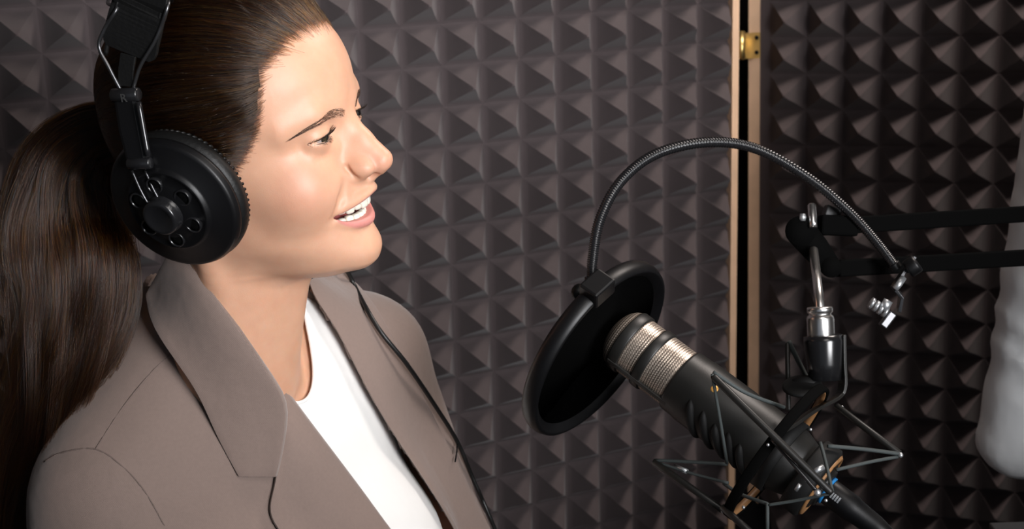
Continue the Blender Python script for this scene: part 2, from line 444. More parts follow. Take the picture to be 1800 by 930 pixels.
    lo_c = [(10.42 - .19 * q * q, q, zL(q) - .36 + .14 * q / 2.95) for q in yy]; lo_r = .44 - .28 * (yy / 2.95) ** 1.2
    lu = ll = None
    for i in range(7):
        a_ = cone(x, y, z, up_c[i], up_c[i + 1], up_r[i], up_r[i + 1]); lu = a_ if lu is None else np.minimum(lu, a_)
        b_ = cone(x, y, z, lo_c[i], lo_c[i + 1], lo_r[i], lo_r[i + 1]); ll = b_ if ll is None else np.minimum(ll, b_)
    d = smin(d, lu, .45); d = smin(d, ll, .3)
    # mouth opening and cavity
    mo = np.maximum(np.maximum(z - zU(ys)[None, :, None], zL(ys)[None, :, None] - z), y - 3.1) * .9
    mo = np.maximum(mo, 6.8 - x)
    cav = ell(x, y, z, (7.6, 0, -3.65), (2.75, 2.55, 1.5))
    d = smax(d, -mo, .12); d = smax(d, -cav, .1)
    # ears (inside the headphone cups)
    d = smin(d, ell(x, y, z, (.6, 7.0, .2), (1.6, .7, 2.6)), .5)
    return d
hx = np.concatenate([np.arange(-30, -10.4, 1.2), np.arange(-10, 7.0, .36), np.arange(7.0, 13.8, .105), np.arange(14.2, 22, 1.2)])
hy = np.concatenate([np.arange(-30, -8.6, 1.2), np.arange(-8.4, -5.4, .3), np.arange(-5.4, 5.4, .108), np.arange(5.4, 8.5, .3), np.arange(9.2, 30, 1.2)])
hz = np.concatenate([np.arange(-66, -25, 1.2), np.arange(-24.4, -9.4, .36), np.arange(-9.4, 4.8, .108), np.arange(4.8, 14.2, .36)])
HFLD = head_field(hx, hy, hz)
nz = int(np.searchsorted(hz, -9.0))       # shoulders, chest and arms grow out of the neck
gx_, gy_, gz_ = (g.astype(np.float64) for g in np.meshgrid(hx, hy, hz[:nz], indexing='ij', sparse=True))
def lin(k): v = [HXS * HF @ k, HL @ k, HU @ k]; return (HO - TO) @ k + gx_ * v[0] + gy_ * v[1] + gz_ * v[2]
tx, ty, tz = lin(TF), lin(TL), lin(TU)
td = torso_sdf(tx, ty, tz)
for sg in (-1, 1):
    sh, el_, wr = SLEEVE[sg]
    td = smin(td, np.minimum(cone(tx, ty, tz, sh, el_, 4.4, 3.7), cone(tx, ty, tz, el_, wr, 3.7, 2.6)), 2)
td = smax(td, -52 - tz, 1)
HFLD[:, :, :nz] = smin(HFLD[:, :, :nz], td, .9)
del tx, ty, tz, td
hv, hf = nets(hx, hy, hz, HFLD)
hv = relax(hv, hf, 9)
def skin_extra(nt, b, tc):
    at_ = nt.nodes.new('ShaderNodeAttribute'); at_.attribute_name = 'tone'
    n = nt.nodes.new('ShaderNodeTexNoise'); n.inputs['Scale'].default_value = 55; n.inputs['Detail'].default_value = 6
    nt.links.new(tc.outputs['Object'], n.inputs['Vector'])
    mx = nt.nodes.new('ShaderNodeMix'); mx.data_type = 'RGBA'; mx.blend_type = 'MULTIPLY'; mx.inputs[0].default_value = 1
    rp = nt.nodes.new('ShaderNodeValToRGB'); rp.color_ramp.elements[0].position = .3; rp.color_ramp.elements[0].color = (.93, .88, .86, 1); rp.color_ramp.elements[1].position = .7; rp.color_ramp.elements[1].color = (1, 1, 1, 1)
    nt.links.new(n.outputs['Fac'], rp.inputs['Fac']); nt.links.new(at_.outputs['Color'], mx.inputs[6]); nt.links.new(rp.outputs['Color'], mx.inputs[7])
    nt.links.new(mx.outputs[2], b.inputs['Base Color'])
M['skin'] = mat('skin', (.7, .43, .3), .46, spec=.42, bump=(1100, .12, .0006), sss=(.25, (1, .35, .2), .006), extra=skin_extra)
def skin_tones(p):
    """flat pigment: lips, cheeks, nostril and ear warmth"""
    x, y, z = p[:, 0], np.abs(p[:, 1]), p[:, 2]
    base = np.array([.63, .36, .238]); col = np.tile(base, (len(p), 1))
    def mixin(c, w): col[:] = col * (1 - w[:, None]) + np.array(c) * w[:, None]
    mixin((.63, .30, .215), .55 * np.exp(-(((x - 7.6) / 2.2) ** 2 + ((y - 4.6) / 2) ** 2 + ((z + 1.0) / 1.7) ** 2)))
    mixin((.63, .28, .205), .55 * np.exp(-(((x - 12) / 1.2) ** 2 + (y / 1.6) ** 2 + ((z + .5) / .9) ** 2)))
    zu, zl = zU(y), zL(y)
    inm = (y < 3.0) & (x > 8.6)
    wl_ = np.clip((.30 - np.maximum(z - zu, 0) - .12 * y / 2.9) / .12, 0, 1) * (z > zu - .3) * inm
    wl2 = np.clip((.92 - .58 * (y / 2.9) ** 1.3 - np.maximum(zl - z, 0)) / .16, 0, 1) * (z < zl + .35) * (z > -6) * inm
    mixin((.60, .235, .215), np.maximum(wl_, wl2) * .9)
    mixin((.22, .05, .045), ((x < 10.1 - .19 * y * y) & (y < 2.9) & (z < zu + .1) & (z > zl - .1) & (x < 10)).astype(float) * (x < 9.6 - .2 * y * y))
    return col
head = link_mesh('person', HC(hv), hf, M['skin'])
ca = head.data.color_attributes.new('tone', 'FLOAT_COLOR', 'POINT')
ca.data.foreach_set('color', np.concatenate([skin_tones(hv), np.ones((len(hv), 1))], 1).astype(np.float32).ravel())
tag(head, 'smiling woman in headphones, taupe blazer and white shirt, brown ponytail, beside the microphone', 'person')

# eyes
def eye_extra(nt, b, tc):
    sx = nt.nodes.new('ShaderNodeSeparateXYZ'); nt.links.new(tc.outputs['Object'], sx.inputs[0])
    rp = nt.nodes.new('ShaderNodeValToRGB'); rp.color_ramp.interpolation = 'LINEAR'
    e = rp.color_ramp.elements
    e[0].position = 0; e[0].color = (.32, .27, .25, 1); e[1].position = 1; e[1].color = (.004, .004, .004, 1)
    for pos, c in ((.79, (.32, .27, .25)), (.805, (.012, .010, .009)), (.86, (.035, .027, .018)), (.945, (.05, .036, .02)), (.968, (.006, .006, .006))):  # dark brown iris, deepened to carry the lash shadow
        q = e.new(pos); q.color = (*c, 1)
    mp = nt.nodes.new('ShaderNodeMath'); mp.operation = 'MULTIPLY'; mp.inputs[1].default_value = 1 / .012
    nt.links.new(sx.outputs['X'], mp.inputs[0]); nt.links.new(mp.outputs[0], rp.inputs['Fac']); nt.links.new(rp.outputs['Color'], b.inputs['Base Color'])
M['eye'] = mat('eye', (.7, .65, .6), .12, spec=.6, coat=1, extra=eye_extra)
gz = nrm(.99 * HF - .06 * HL - .02 * HU)
for sg in (-1, 1):
    b = MB(); b.lathe([(1.192 * max(math.sin(math.pi * i / 32), 1e-4), -1.192 * math.cos(math.pi * i / 32)) for i in range(33)], (0, 0, 0), (1, 0, 0), 48)
    o = link_mesh('eyeball', np.concatenate(b.v) * .01, b.f, M['eye'], head, True, False)
    gx = gz[0] * AX_R + gz[1] * AX_U + gz[2] * AX_F
    hu = HU[0] * AX_R + HU[1] * AX_U + HU[2] * AX_F
    gy = nrm(np.cross(hu, gx)); gzz = np.cross(gx, gy); p = W(HC(np.array([EYE[0], sg * EYE[1], EYE[2]])))
    p = p.ravel()
    o.matrix_world = Matrix(((gx[0], gy[0], gzz[0], p[0]), (gx[1], gy[1], gzz[1], p[1]), (gx[2], gy[2], gzz[2], p[2]), (0, 0, 0, 1)))
# teeth
M['tooth'] = mat('tooth', (.76, .71, .61), .2, spec=.55, sss=(.2, (1, .8, .6), .003))
M['gum'] = mat('gum', (.45, .12, .11), .3)
def tooth(w, h, dpt, taper):
    bm = bmesh.new(); bmesh.ops.create_cube(bm, size=2); bmesh.ops.subdivide_edges(bm, edges=bm.edges, cuts=4, use_grid_fill=True)
    for v in bm.verts:
        q = v.co
        k = (abs(q.x) ** 4 + abs(q.y) ** 4 + abs(q.z) ** 4) ** .25
        q /= k
        v.co = Vector((q.x * dpt / 2, q.y * w / 2 * (1 + taper * q.z * .5), q.z * h / 2))
    V = np.array([v.co for v in bm.verts]); F = [[v.index for v in f.verts] for f in bm.faces]; bm.free(); return V, F
def teeth_row(x0, k, zc, widths, heights, upper):
    yy = np.linspace(0, 3.2, 400); xx = x0 - k * yy * yy
    sl = np.concatenate([[0], np.cumsum(np.hypot(np.diff(xx), np.diff(yy)))])
    s_ = 0
    for w, h in zip(widths, heights):
        c = s_ + w / 2; s_ += w * .985
        y = np.interp(c, sl, yy); x = x0 - k * y * y; n_ = nrm([1, 2 * k * y, 0])
        for sg in (-1, 1):
            V, F = tooth(w, h, .55, -.16 if upper else .14)
            n2 = np.array([n_[0], sg * n_[1], 0]); t2 = np.array([-n2[1], n2[0], 0])
            zz = zc + ((1.0 - h) * .5 if upper else -(.9 - h) * .5)
            P = np.array([x, sg * y, zz + (-.06 * y / 2.5 if upper else .02 * y / 2.5)]) + V[:, 0:1] * n2 + V[:, 1:2] * t2 + V[:, 2:3] * np.array([.0, 0, 1])
            link_mesh('tooth', HC(P), F, M['tooth'], head)
teeth_row(10.42, .27, -3.28, (.80, .64, .72, .66, .66, .8), (1.06, .96, 1.06, .92, .86, .78), True)
teeth_row(9.92, .27, -4.55, (.52, .58, .66, .66, .66, .8), (.82, .82, .88, .8, .74, .7), False)
b = MB()
for zc, x0 in ((-2.55, 10.1), (-4.85, 9.6)):
    b.tube(HC(np.array([(x0 - .27 * y * y, y, zc) for y in np.linspace(-2.9, 2.9, 17)])), .34, 8)
b.build('gum', M['gum'], head)
tg = MB(); tg.tube(HC(np.array([(x, 0, z) for x, z in ((5.0, -4.6), (6.5, -4.3), (8.0, -4.35), (8.9, -4.5))])), np.array([1.0, 1.3, 1.2, .6]), 16)
tg.build('tongue', M['gum'], head)

# ------------------------------------------------------------------ hair
def hair_extra_cap(nt, b, tc): pass
M['hair_cap'] = mat('hair_cap', (.016, .010, .007), .7, spec=.08, noise=(30, .3))
def hair_mat(name, mel, red, rough=.28, rr=.35):
    m = bpy.data.materials.new(name); m.use_nodes = True; nt = m.node_tree
    nt.nodes.remove(nt.nodes['Principled BSDF'])
    h = nt.nodes.new('ShaderNodeBsdfHairPrincipled'); h.parametrization = 'MELANIN'
    h.inputs['Melanin'].default_value = mel; h.inputs['Melanin Redness'].default_value = red
    h.inputs['Roughness'].default_value = rough; h.inputs['Radial Roughness'].default_value = rr; h.inputs['Random Color'].default_value = .5
    nt.links.new(h.outputs[0], nt.nodes['Material Output'].inputs['Surface']); return m
M['hair'] = hair_mat('hair', .72, .36, .3, .5)
M['hair_tail'] = hair_mat('hair_tail', .74, .75, .22)
M['lash'] = hair_mat('lash', 1.0, .3)
M['lash_dark'] = mat('lash_dark', (.012, .008, .006), .6)
M['brow'] = mat('brow', (.050, .028, .020), .55, spec=.2)
def strands(name, paths, mat_, radius, parent, tip=.3, root_taper=False):
    """paths: (n, m, 3) camera-aligned cm -> one curves object"""
    n, m, _ = paths.shape
    h = bpy.data.hair_curves.new(name); h.add_curves([m] * n)
    h.points.foreach_set('position', W(paths.reshape(-1, 3)).astype(np.float32).ravel())
    ramp = np.minimum(1, .5 + np.linspace(0, 1, m) * 5) if root_taper else 1
    r = (np.linspace(1, tip, m) * ramp)[None, :] * np.asarray(radius).reshape(-1, 1) * np.ones((n, 1)) * .01
    h.points.foreach_set('radius', r.astype(np.float32).ravel())
    h.materials.append(mat_)
    o = bpy.data.objects.new(name, h); COL.objects.link(o); o.parent = parent; o['kind'] = 'stuff'
    return o
rng = np.random.default_rng(7)
HCEN = np.array([1.3, 0, 3.6])
def scalp_table():
    el = np.radians(np.linspace(-75, 90, 67)); az = np.radians(np.linspace(0, 180, 61)); EL, AZ = np.meshgrid(el, az, indexing='ij')
    D = np.stack([np.cos(EL) * np.cos(AZ), np.cos(EL) * np.sin(AZ), np.sin(EL)], -1).reshape(-1, 3)
    lo = np.full(len(D), 2.0); hi = np.full(len(D), 13.0)
    rr = np.linspace(3, 13, 60); val = np.stack([ell(*(HCEN + D * r).T, (.7, 0, 5.0), (9.4, 7.25, 8.1)) for r in rr], 1)
    v2 = np.stack([trisample(hx, hy, hz, HFLD, np.clip(HCEN + D * r, [-9.9, -8.3, -20], [13.5, 8.3, 13.9])) for r in rr], 1)
    ins = np.minimum(val, v2) < 0
    last = np.where(ins.any(1), rr[(ins.shape[1] - 1 - ins[:, ::-1].argmax(1))], 3)
    # refine
    i = np.clip((last - 3) / (rr[1] - rr[0]), 0, 58).astype(int); vv = np.minimum(val, v2); k = np.arange(len(D))
    a, c = vv[k, i], vv[k, np.minimum(i + 1, 59)]
    R = last + (rr[1] - rr[0]) * np.clip(-a / np.where(c - a == 0, 1, c - a), 0, 1)
    R = R.reshape(EL.shape)
    for _ in range(2):
        P = np.pad(R, 1, mode='edge'); R = (P[:-2, 1:-1] + P[2:, 1:-1] + P[1:-1, :-2] + P[1:-1, 2:] + 2 * R) / 6
    return el, az, R
T_EL, T_AZ, T_R = scalp_table()
def scalp_r(D):
    el = np.arcsin(np.clip(D[..., 2], -1, 1)); az = np.arctan2(np.abs(D[..., 1]), D[..., 0])
    i = np.clip((el - T_EL[0]) / (T_EL[1] - T_EL[0]), 0, len(T_EL) - 1.001); j = np.clip((az - T_AZ[0]) / (T_AZ[1] - T_AZ[0]), 0, len(T_AZ) - 1.001)
    a, b_ = i.astype(int), j.astype(int); u, v = i - a, j - b_
    return T_R[a, b_] * (1 - u) * (1 - v) + T_R[a + 1, b_] * u * (1 - v) + T_R[a, b_ + 1] * (1 - u) * v + T_R[a + 1, b_ + 1] * u * v
hairline = curve1(np.radians([0, 17, 25, 33, 40, 45, 48, 51, 56, 64, 71, 80, 90, 110, 140, 180]), np.radians([39, 38.5, 37, 35, 32, 28, 18, 7, -3, -14, -20, -24, -22, -32, -42, -46]))
def ddir(az, el): return np.stack([np.cos(el) * np.cos(az), np.cos(el) * np.sin(az), np.sin(el)], -1)
# under-layer of pulled-back hair: a cap following the scalp
V = []; F = []; na, ne = 96, 30
for i in range(na + 1):
    az = -math.pi + 2 * math.pi * i / na
    e0 = float(hairline(abs(az))) + .115 + .02 * math.sin(az * 53) + .015 * math.sin(az * 97)
    for j in range(ne + 1):
        t = j / ne; el = e0 + (math.pi / 2 - e0) * t
        d_ = ddir(np.array(az), np.array(el)); off = .30 * (1 - math.exp(-t * 7)) - .06
        V.append(HCEN + d_ * (scalp_r(d_) + off))
for i in range(na):
    for j in range(ne): a = i * (ne + 1) + j; F.append((a, a + ne + 1, a + ne + 2, a + 1))
cap = link_mesh('hair', HC(np.array(V)), F, M['hair_cap'], head); cap['label'] = 'dark brown hair pulled back tight from the forehead'
TIE = np.array([-9.3, 0, 3.2])
def scalp_strands(n, front):
    az = rng.uniform(-math.pi, math.pi, n)
    e0 = hairline(np.abs(az))
    if front: el = e0 + rng.normal(0, .04, n) + np.abs(rng.normal(0, .075, n))
    else: el = np.arcsin(rng.uniform(np.sin(e0), 1))
    D0 = ddir(az, el); D1 = nrm(TIE - HCEN) + rng.normal(0, .05, (n, 3)); D1 /= np.linalg.norm(D1, axis=1)[:, None]
    t = np.linspace(0, 1, 16)[None, :, None]
    om = np.arccos(np.clip((D0 * D1).sum(1), -.999, .999))[:, None, None]
    D = (np.sin((1 - t) * om) * D0[:, None] + np.sin(t * om) * D1[:, None]) / np.sin(om)
    # strands sweep up a little before they turn back
    elv = np.degrees(np.arcsin(np.clip(D0[:, 2], -1, 1))); w_ = np.clip((elv - 8) / 34, 0, 1); w_ = (w_ * w_ * (3 - 2 * w_))[:, None, None]
    azT = np.pi - np.abs(rng.normal(0, .06, n)); elT = math.asin(nrm(TIE - HCEN)[2]) + rng.normal(0, .05, n)
    tt = t[..., 0]; AZ_ = np.abs(az)[:, None] + (azT - np.abs(az))[:, None] * tt; EL_ = el[:, None] + (elT - el)[:, None] * tt ** .55
    Dl = ddir(AZ_ * np.sign(az)[:, None], EL_)
    D = D * w_ + Dl * (1 - w_) + .10 * np.sin(math.pi * t) * w_ * np.array([0, 0, 1.0])
    wob = np.sin(2.2 * math.pi * tt + 9 * az[:, None]) * .010 * np.clip(tt * 3, 0, 1)
    D = D + wob[..., None] * np.array([0, 0, 1.0]) + rng.normal(0, .003, (n, 1, 3)) * np.sin(math.pi * t)
    D /= np.linalg.norm(D, axis=2)[..., None]
    clump = .09 * np.sin(az * 38 + 2 * np.sin(az * 5))[:, None] + .08 * np.sin(az * 71 + 1)[:, None]
    off = (.04 + (.50 + clump + rng.uniform(-.05, .05, (n, 1))) * (1 - np.exp(-t[..., 0] * (13 if front else 60))))
    R = scalp_r(D) + off
    return HC(HCEN + D * R[..., None])
strands('hair_strands', np.concatenate([scalp_strands(21000, True), scalp_strands(6000, False)]), M['hair'], .0085, cap, .8, True)

# ponytail: strands along a sweeping, wavy centre line
pt_c = spline(ats([(222, 240, 102.5), (172, 250, 103.6), (128, 300, 104.6), (112, 385, 105), (126, 480, 104.8), (112, 590, 105), (80, 700, 105.5), (50, 820, 106.5), (24, 950, 108), (6, 1050, 109)]), 60)
pt_w = spline(np.array([(2.4, 0, 0), (3.3, 0, 0), (4.4, 0, 0), (5.0, 0, 0), (5.5, 0, 0), (4.7, 0, 0), (3.4, 0, 0), (2.4, 0, 0), (1.6, 0, 0), (.8, 0, 0)]), 60)[:, 0]
pt_t = np.gradient(pt_c, axis=0); pt_t /= np.linalg.norm(pt_t, axis=1)[:, None]
pt_a = np.cross(pt_t, [0, 0, 1.0]); pt_a /= np.linalg.norm(pt_a, axis=1)[:, None]; pt_b = np.cross(pt_t, pt_a)
def tail(n, m=34, spread=1.0):
    rad = np.sqrt(rng.uniform(0, 1, n)) * spread; th = rng.uniform(0, 2 * math.pi, n)
    ca_, cb_ = rad * np.cos(th), rad * np.sin(th)
    nc = 110; ci = rng.integers(0, nc, n); cr = np.sqrt(rng.uniform(0, 1, nc)); ct = rng.uniform(0, 2 * math.pi, nc); ph = rng.uniform(0, 6.28, nc); am = rng.uniform(.25, 1, nc)
    k = .84; ca_ = ca_ * (1 - k) + cr[ci] * np.cos(ct[ci]) * k; cb_ = cb_ * (1 - k) + cr[ci] * np.sin(ct[ci]) * k
    end = rng.uniform(.62, 1, n)
    t = np.linspace(0, 1, m)[None, :] * end[:, None]
    idx = t * 59.0; i0 = np.clip(idx.astype(int), 0, 58); u = (idx - i0)[..., None]
    def ip(A): return A[i0] * (1 - u) + A[i0 + 1] * u
    C_, Wd, A_, B_ = ip(pt_c), ip(pt_w[:, None]), ip(pt_a), ip(pt_b)
    wav = am[ci][:, None] * .85 * np.sin(2 * math.pi * (t * 2.6) + ph[ci][:, None] + rng.normal(0, .25, n)[:, None]) * np.clip(t * 2.5 - .25, 0, 1)
    wv2 = am[ci][:, None] * .6 * np.cos(2 * math.pi * (t * 2.1) + ph[ci][:, None] * 1.7) * np.clip(t * 2.5 - .25, 0, 1)
    st = np.clip(t * 14, 0, 1)
    return C_ + A_ * (ca_[:, None, None] * Wd + (wav * st)[..., None]) + B_ * (cb_[:, None, None] * Wd * .62 + (wv2 * st)[..., None])
tl = strands('ponytail', np.concatenate([tail(7500), tail(350, spread=1.3)]), M['hair_tail'], .011, head, .35)
tl['label'] = 'long wavy brown ponytail hanging down behind the shoulder'

# brows and lashes
def face_x(y, z):
    """x of the face surface at (y, z): march from the front"""
    xs_ = np.linspace(13, 5, 300); P = np.stack([xs_, np.full(300, y), np.full(300, z)], 1); v = trisample(hx, hy, hz, HFLD, P)
    k = np.argmax(v < 0); return xs_[k]
for sg in (-1, 1):
    br = []
    cl = spline(np.array([(1.05, 3.5, .6), (2.1, 3.78, .72), (3.1, 3.85, .62), (4.2, 3.55, .45), (5.2, 3.0, .15)]), 60)
    for k in range(430):
        q = rng.uniform(0, 58.9); i = int(q); c = cl[i] + (cl[i + 1] - cl[i]) * (q - i); tg_ = nrm(cl[i + 1, :2] - cl[i, :2])
        s_ = rng.uniform(-.5, .5); y, z = c[0] - tg_[1] * s_ * c[2], c[1] + tg_[0] * s_ * c[2]
        ln = rng.uniform(.28, .48); up = .12 * (1 - q / 59) - s_ * .55 + rng.normal(0, .1)
        pts = []
        for w_ in (0, .4, .75, 1):
            yy_, zz_ = y + tg_[0] * ln * w_ - tg_[1] * ln * up * w_ * (1 - .4 * w_), z + tg_[1] * ln * w_ + tg_[0] * ln * up * w_ * (1 - .4 * w_)
            pts.append((face_x(sg * yy_, zz_) + .03 + .04 * math.sin(w_ * 3), sg * yy_, zz_))
        br.append(HC(np.array(pts)))
    strands('eyebrow', np.array(br), M['brow'], .0065, head, .3)
    la = []
    for k in range(260):
        dy = rng.uniform(-1.2, 1.36); up_ = k < 190
        t = max(1 - (dy / 1.42) ** 2, 0) ** .8
        z = EYE[2] - .10 * dy + (.25 * t + .0 if up_ else -.27 * t - .02); y = EYE[1] + dy
        r = math.sqrt(max(1.22 ** 2 - dy * dy - (z - EYE[2]) ** 2, .05)); x = EYE[0] + r + .02
        o_ = nrm([1.0, .35 * dy + .15, .0]); ln = rng.uniform(.4, .62) if up_ else rng.uniform(.12, .26)
        pts = [(x + o_[0] * ln * w_, sg * (y + o_[1] * ln * w_), z + (ln * (-.25 * w_ + .75 * w_ * w_) if up_ else ln * (-.7 * w_ + .2 * w_ * w_))) for w_ in (0, .33, .66, 1)]
        la.append(HC(np.array(pts)))
    b = MB(); lp = []
    for dy in np.linspace(-1.22, 1.4, 24):
        t = max(1 - (dy / 1.42) ** 2, 0) ** .8; z = EYE[2] - .10 * dy + .24 * t; r = math.sqrt(max(1.215 ** 2 - dy * dy - (z - EYE[2]) ** 2, .02)); lp.append((EYE[0] + r + .03, sg * (EYE[1] + dy), z))
    b.tube(HC(spline(np.array(lp), 40)), np.interp(np.linspace(0, 1, 40), [0, .3, .8, 1], [.02, .05, .055, .015]), 8); b.build('lash_line', M['lash_dark'], head)
    b = MB(); lp = []
    for dy in np.linspace(-1.1, 1.4, 24):
        t = max(1 - (dy / 1.42) ** 2, 0) ** .8; z = EYE[2] - .10 * dy - .255 * t; r = math.sqrt(max(1.215 ** 2 - dy * dy - (z - EYE[2]) ** 2, .02)); lp.append((EYE[0] + r + .02, sg * (EYE[1] + dy), z))
    b.tube(HC(spline(np.array(lp), 40)), np.interp(np.linspace(0, 1, 40), [0, .3, .8, 1], [.015, .028, .04, .015]), 8); b.build('lash_line', M['lash_dark'], head)
    strands('eyelashes', np.array(la), M['lash_dark'], .0075, head, .25)


# ------------------------------------------------------------------ clothes
def blazer_field(xs, ys, zs):
    x = xs[:, None, None]; y = ys[None, :, None]; z = zs[None, None, :]
    d = torso_sdf(x, y, z) - 1.2
    for sg in (-1, 1):
        sh, el_, wr = SLEEVE[sg]
        a = smin(cone(x, y, z, sh, el_, 5.7, 5.0), cone(x, y, z, el_, wr, 5.0, 3.9), 1.5)
        d = smin(d, a, 2.0)
    fold = .16 * np.sin(z * 1.1 + y * .7 + 2 * np.sin(x * .35)) * np.clip((np.abs(y) - 13) / 5, 0, 1) * np.clip((-8 - z) / 10, 0, 1)
    return smax(d + fold, -50 - z, .6)
bx = np.arange(-26, 22, .7); by = np.arange(-32, 32.5, .7); bz = np.arange(-53, 14, .7)
BF = blazer_field(bx, by, bz)
TFLD = torso_sdf(bx[:, None, None], by[None, :, None], bz[None, None, :])
def cast(px, py, fld=None, off=0.0, d0=80, d1=150):
    """first hit of the picture ray with a field of the torso frame, pushed out by `off` cm"""
    fld = BF if fld is None else fld
    t = np.linspace(d0, d1, 700); ray = np.array([(px - 900.0) / FPX, (465.0 - py) / FPX, 1.0])
    P = to_torso(t[:, None] * ray); v = trisample(bx, by, bz, fld, P)
    k = int(np.argmax(v < 0)) if (v < 0).any() else int(np.argmin(v)); p = P[k]
    e = .6; g = np.array([(trisample(bx, by, bz, fld, (p + e * a)[None])[0] - trisample(bx, by, bz, fld, (p - e * a)[None])[0]) for a in np.eye(3)])
    return TC(p + nrm(g) * off)
def cast_skin(px, py, off):
    """like cast, but stops at the skin or the blazer, whichever comes first"""
    t = np.linspace(80, 150, 900); ray = np.array([(px - 900.0) / FPX, (465.0 - py) / FPX, 1.0])
    Q = to_head(t[:, None] * ray); f1 = lambda q: trisample(hx, hy, hz, HFLD, q)
    v1 = f1(Q) - off; v2 = trisample(bx, by, bz, BF, to_torso(t[:, None] * ray)) - max(.3, .6 * off)
    v = np.minimum(v1, v2); k = int(np.argmax(v < 0)) if (v < 0).any() else int(np.argmin(v))
    return t[k] * ray
def snap(V, F, line, fld, off, tol=14):
    """pull the free edge of a cut cloth onto the cut line"""
    e = {}
    for f in F:
        for i in range(4):
            k = tuple(sorted((int(f[i]), int(f[(i + 1) % 4])))); e[k] = e.get(k, 0) + 1
    bnd = sorted({i for k, c in e.items() if c == 1 for i in k}); L = spline(np.array(line, float), 400); V = V.copy(); P = pix(V)
    for i in bnd:
        d = np.hypot(*(L - P[i]).T); k = int(d.argmin())
        if d[k] < tol and V[i, 2] < 135: V[i] = cast(L[k][0], L[k][1], fld, off)
    return V
def pix(c): return np.stack([900 + FPX * c[..., 0] / c[..., 2], 465 - FPX * c[..., 1] / c[..., 2]], -1)
def inside(p, poly):
    poly = np.asarray(poly, float); x, y = p[:, 0], p[:, 1]; r = np.zeros(len(p), bool); j = len(poly) - 1
    for i in range(len(poly)):
        (xi, yi), (xj, yj) = poly[i], poly[j]
        if yi != yj: r ^= ((yi > y) != (yj > y)) & (x < (xj - xi) * (y - yi) / (yj - yi) + xi)
        j = i
    return r
def cloth(nt, b, tc):
    """fine twill weave"""
    w = nt.nodes.new('ShaderNodeTexWave'); w.inputs['Scale'].default_value = 420; w.inputs['Distortion'].default_value = 1.5; w.bands_direction = 'DIAGONAL'
    nt.links.new(tc.outputs['Object'], w.inputs['Vector'])
    n = nt.nodes.new('ShaderNodeTexNoise'); n.inputs['Scale'].default_value = 9; n.inputs['Detail'].default_value = 4
    nt.links.new(tc.outputs['Object'], n.inputs['Vector'])
    b1 = nt.nodes.new('ShaderNodeBump'); b1.inputs['Strength'].default_value = .35; b1.inputs['Distance'].default_value = .02
    nt.links.new(n.outputs['Fac'], b1.inputs['Height'])
    b2 = nt.nodes.new('ShaderNodeBump'); b2.inputs['Strength'].default_value = .12; b2.inputs['Distance'].default_value = .0005
    nt.links.new(w.outputs['Fac'], b2.inputs['Height']); nt.links.new(b1.outputs['Normal'], b2.inputs['Normal']); nt.links.new(b2.outputs['Normal'], b.inputs['Normal'])
M['blazer'] = mat('blazer', (.212, .156, .134), .8, spec=.2, sheen=.25, noise=(400, .08), extra=cloth)
M['thread'] = mat('seam_thread', (.15, .11, .095), .9)
M['shirt'] = mat('shirt', (.80, .79, .77), .85, spec=.2, sheen=.2, extra=cloth)
FOLD_N = [(322, 452), (345, 480), (400, 555), (450, 630), (500, 705), (560, 786), (620, 863), (670, 930), (730, 1010)]
FOLD_F = [(536, 500), (548, 530), (590, 590), (640, 690), (700, 790), (750, 866), (790, 930), (840, 1010)]
bv, bfq = nets(bx, by, bz, BF)
bcam = TC(bv)
vee = [(x - 14, y + 6) for x, y in FOLD_N] + [(x + 14, y) for x, y in FOLD_F[::-1]] + [(530, 440), (400, 420)]
fc = bcam[bfq].mean(1); fq = bv[bfq].mean(1)
hole = inside(pix(fc), vee) & (fq[:, 0] > -9)
ring = ((fq[:, 0] + 8.0) / 6.2) ** 2 + (fq[:, 1] / 5.8) ** 2 < 1
hole |= ring & (fq[:, 2] > 1)
bl = link_mesh('blazer', bcam, bfq[~hole], M['blazer'], head); bl['label'] = 'taupe single breasted blazer with notched lapels'
m_ = bl.modifiers.new('solid', 'SOLIDIFY'); m_.thickness = .003; m_.offset = -1
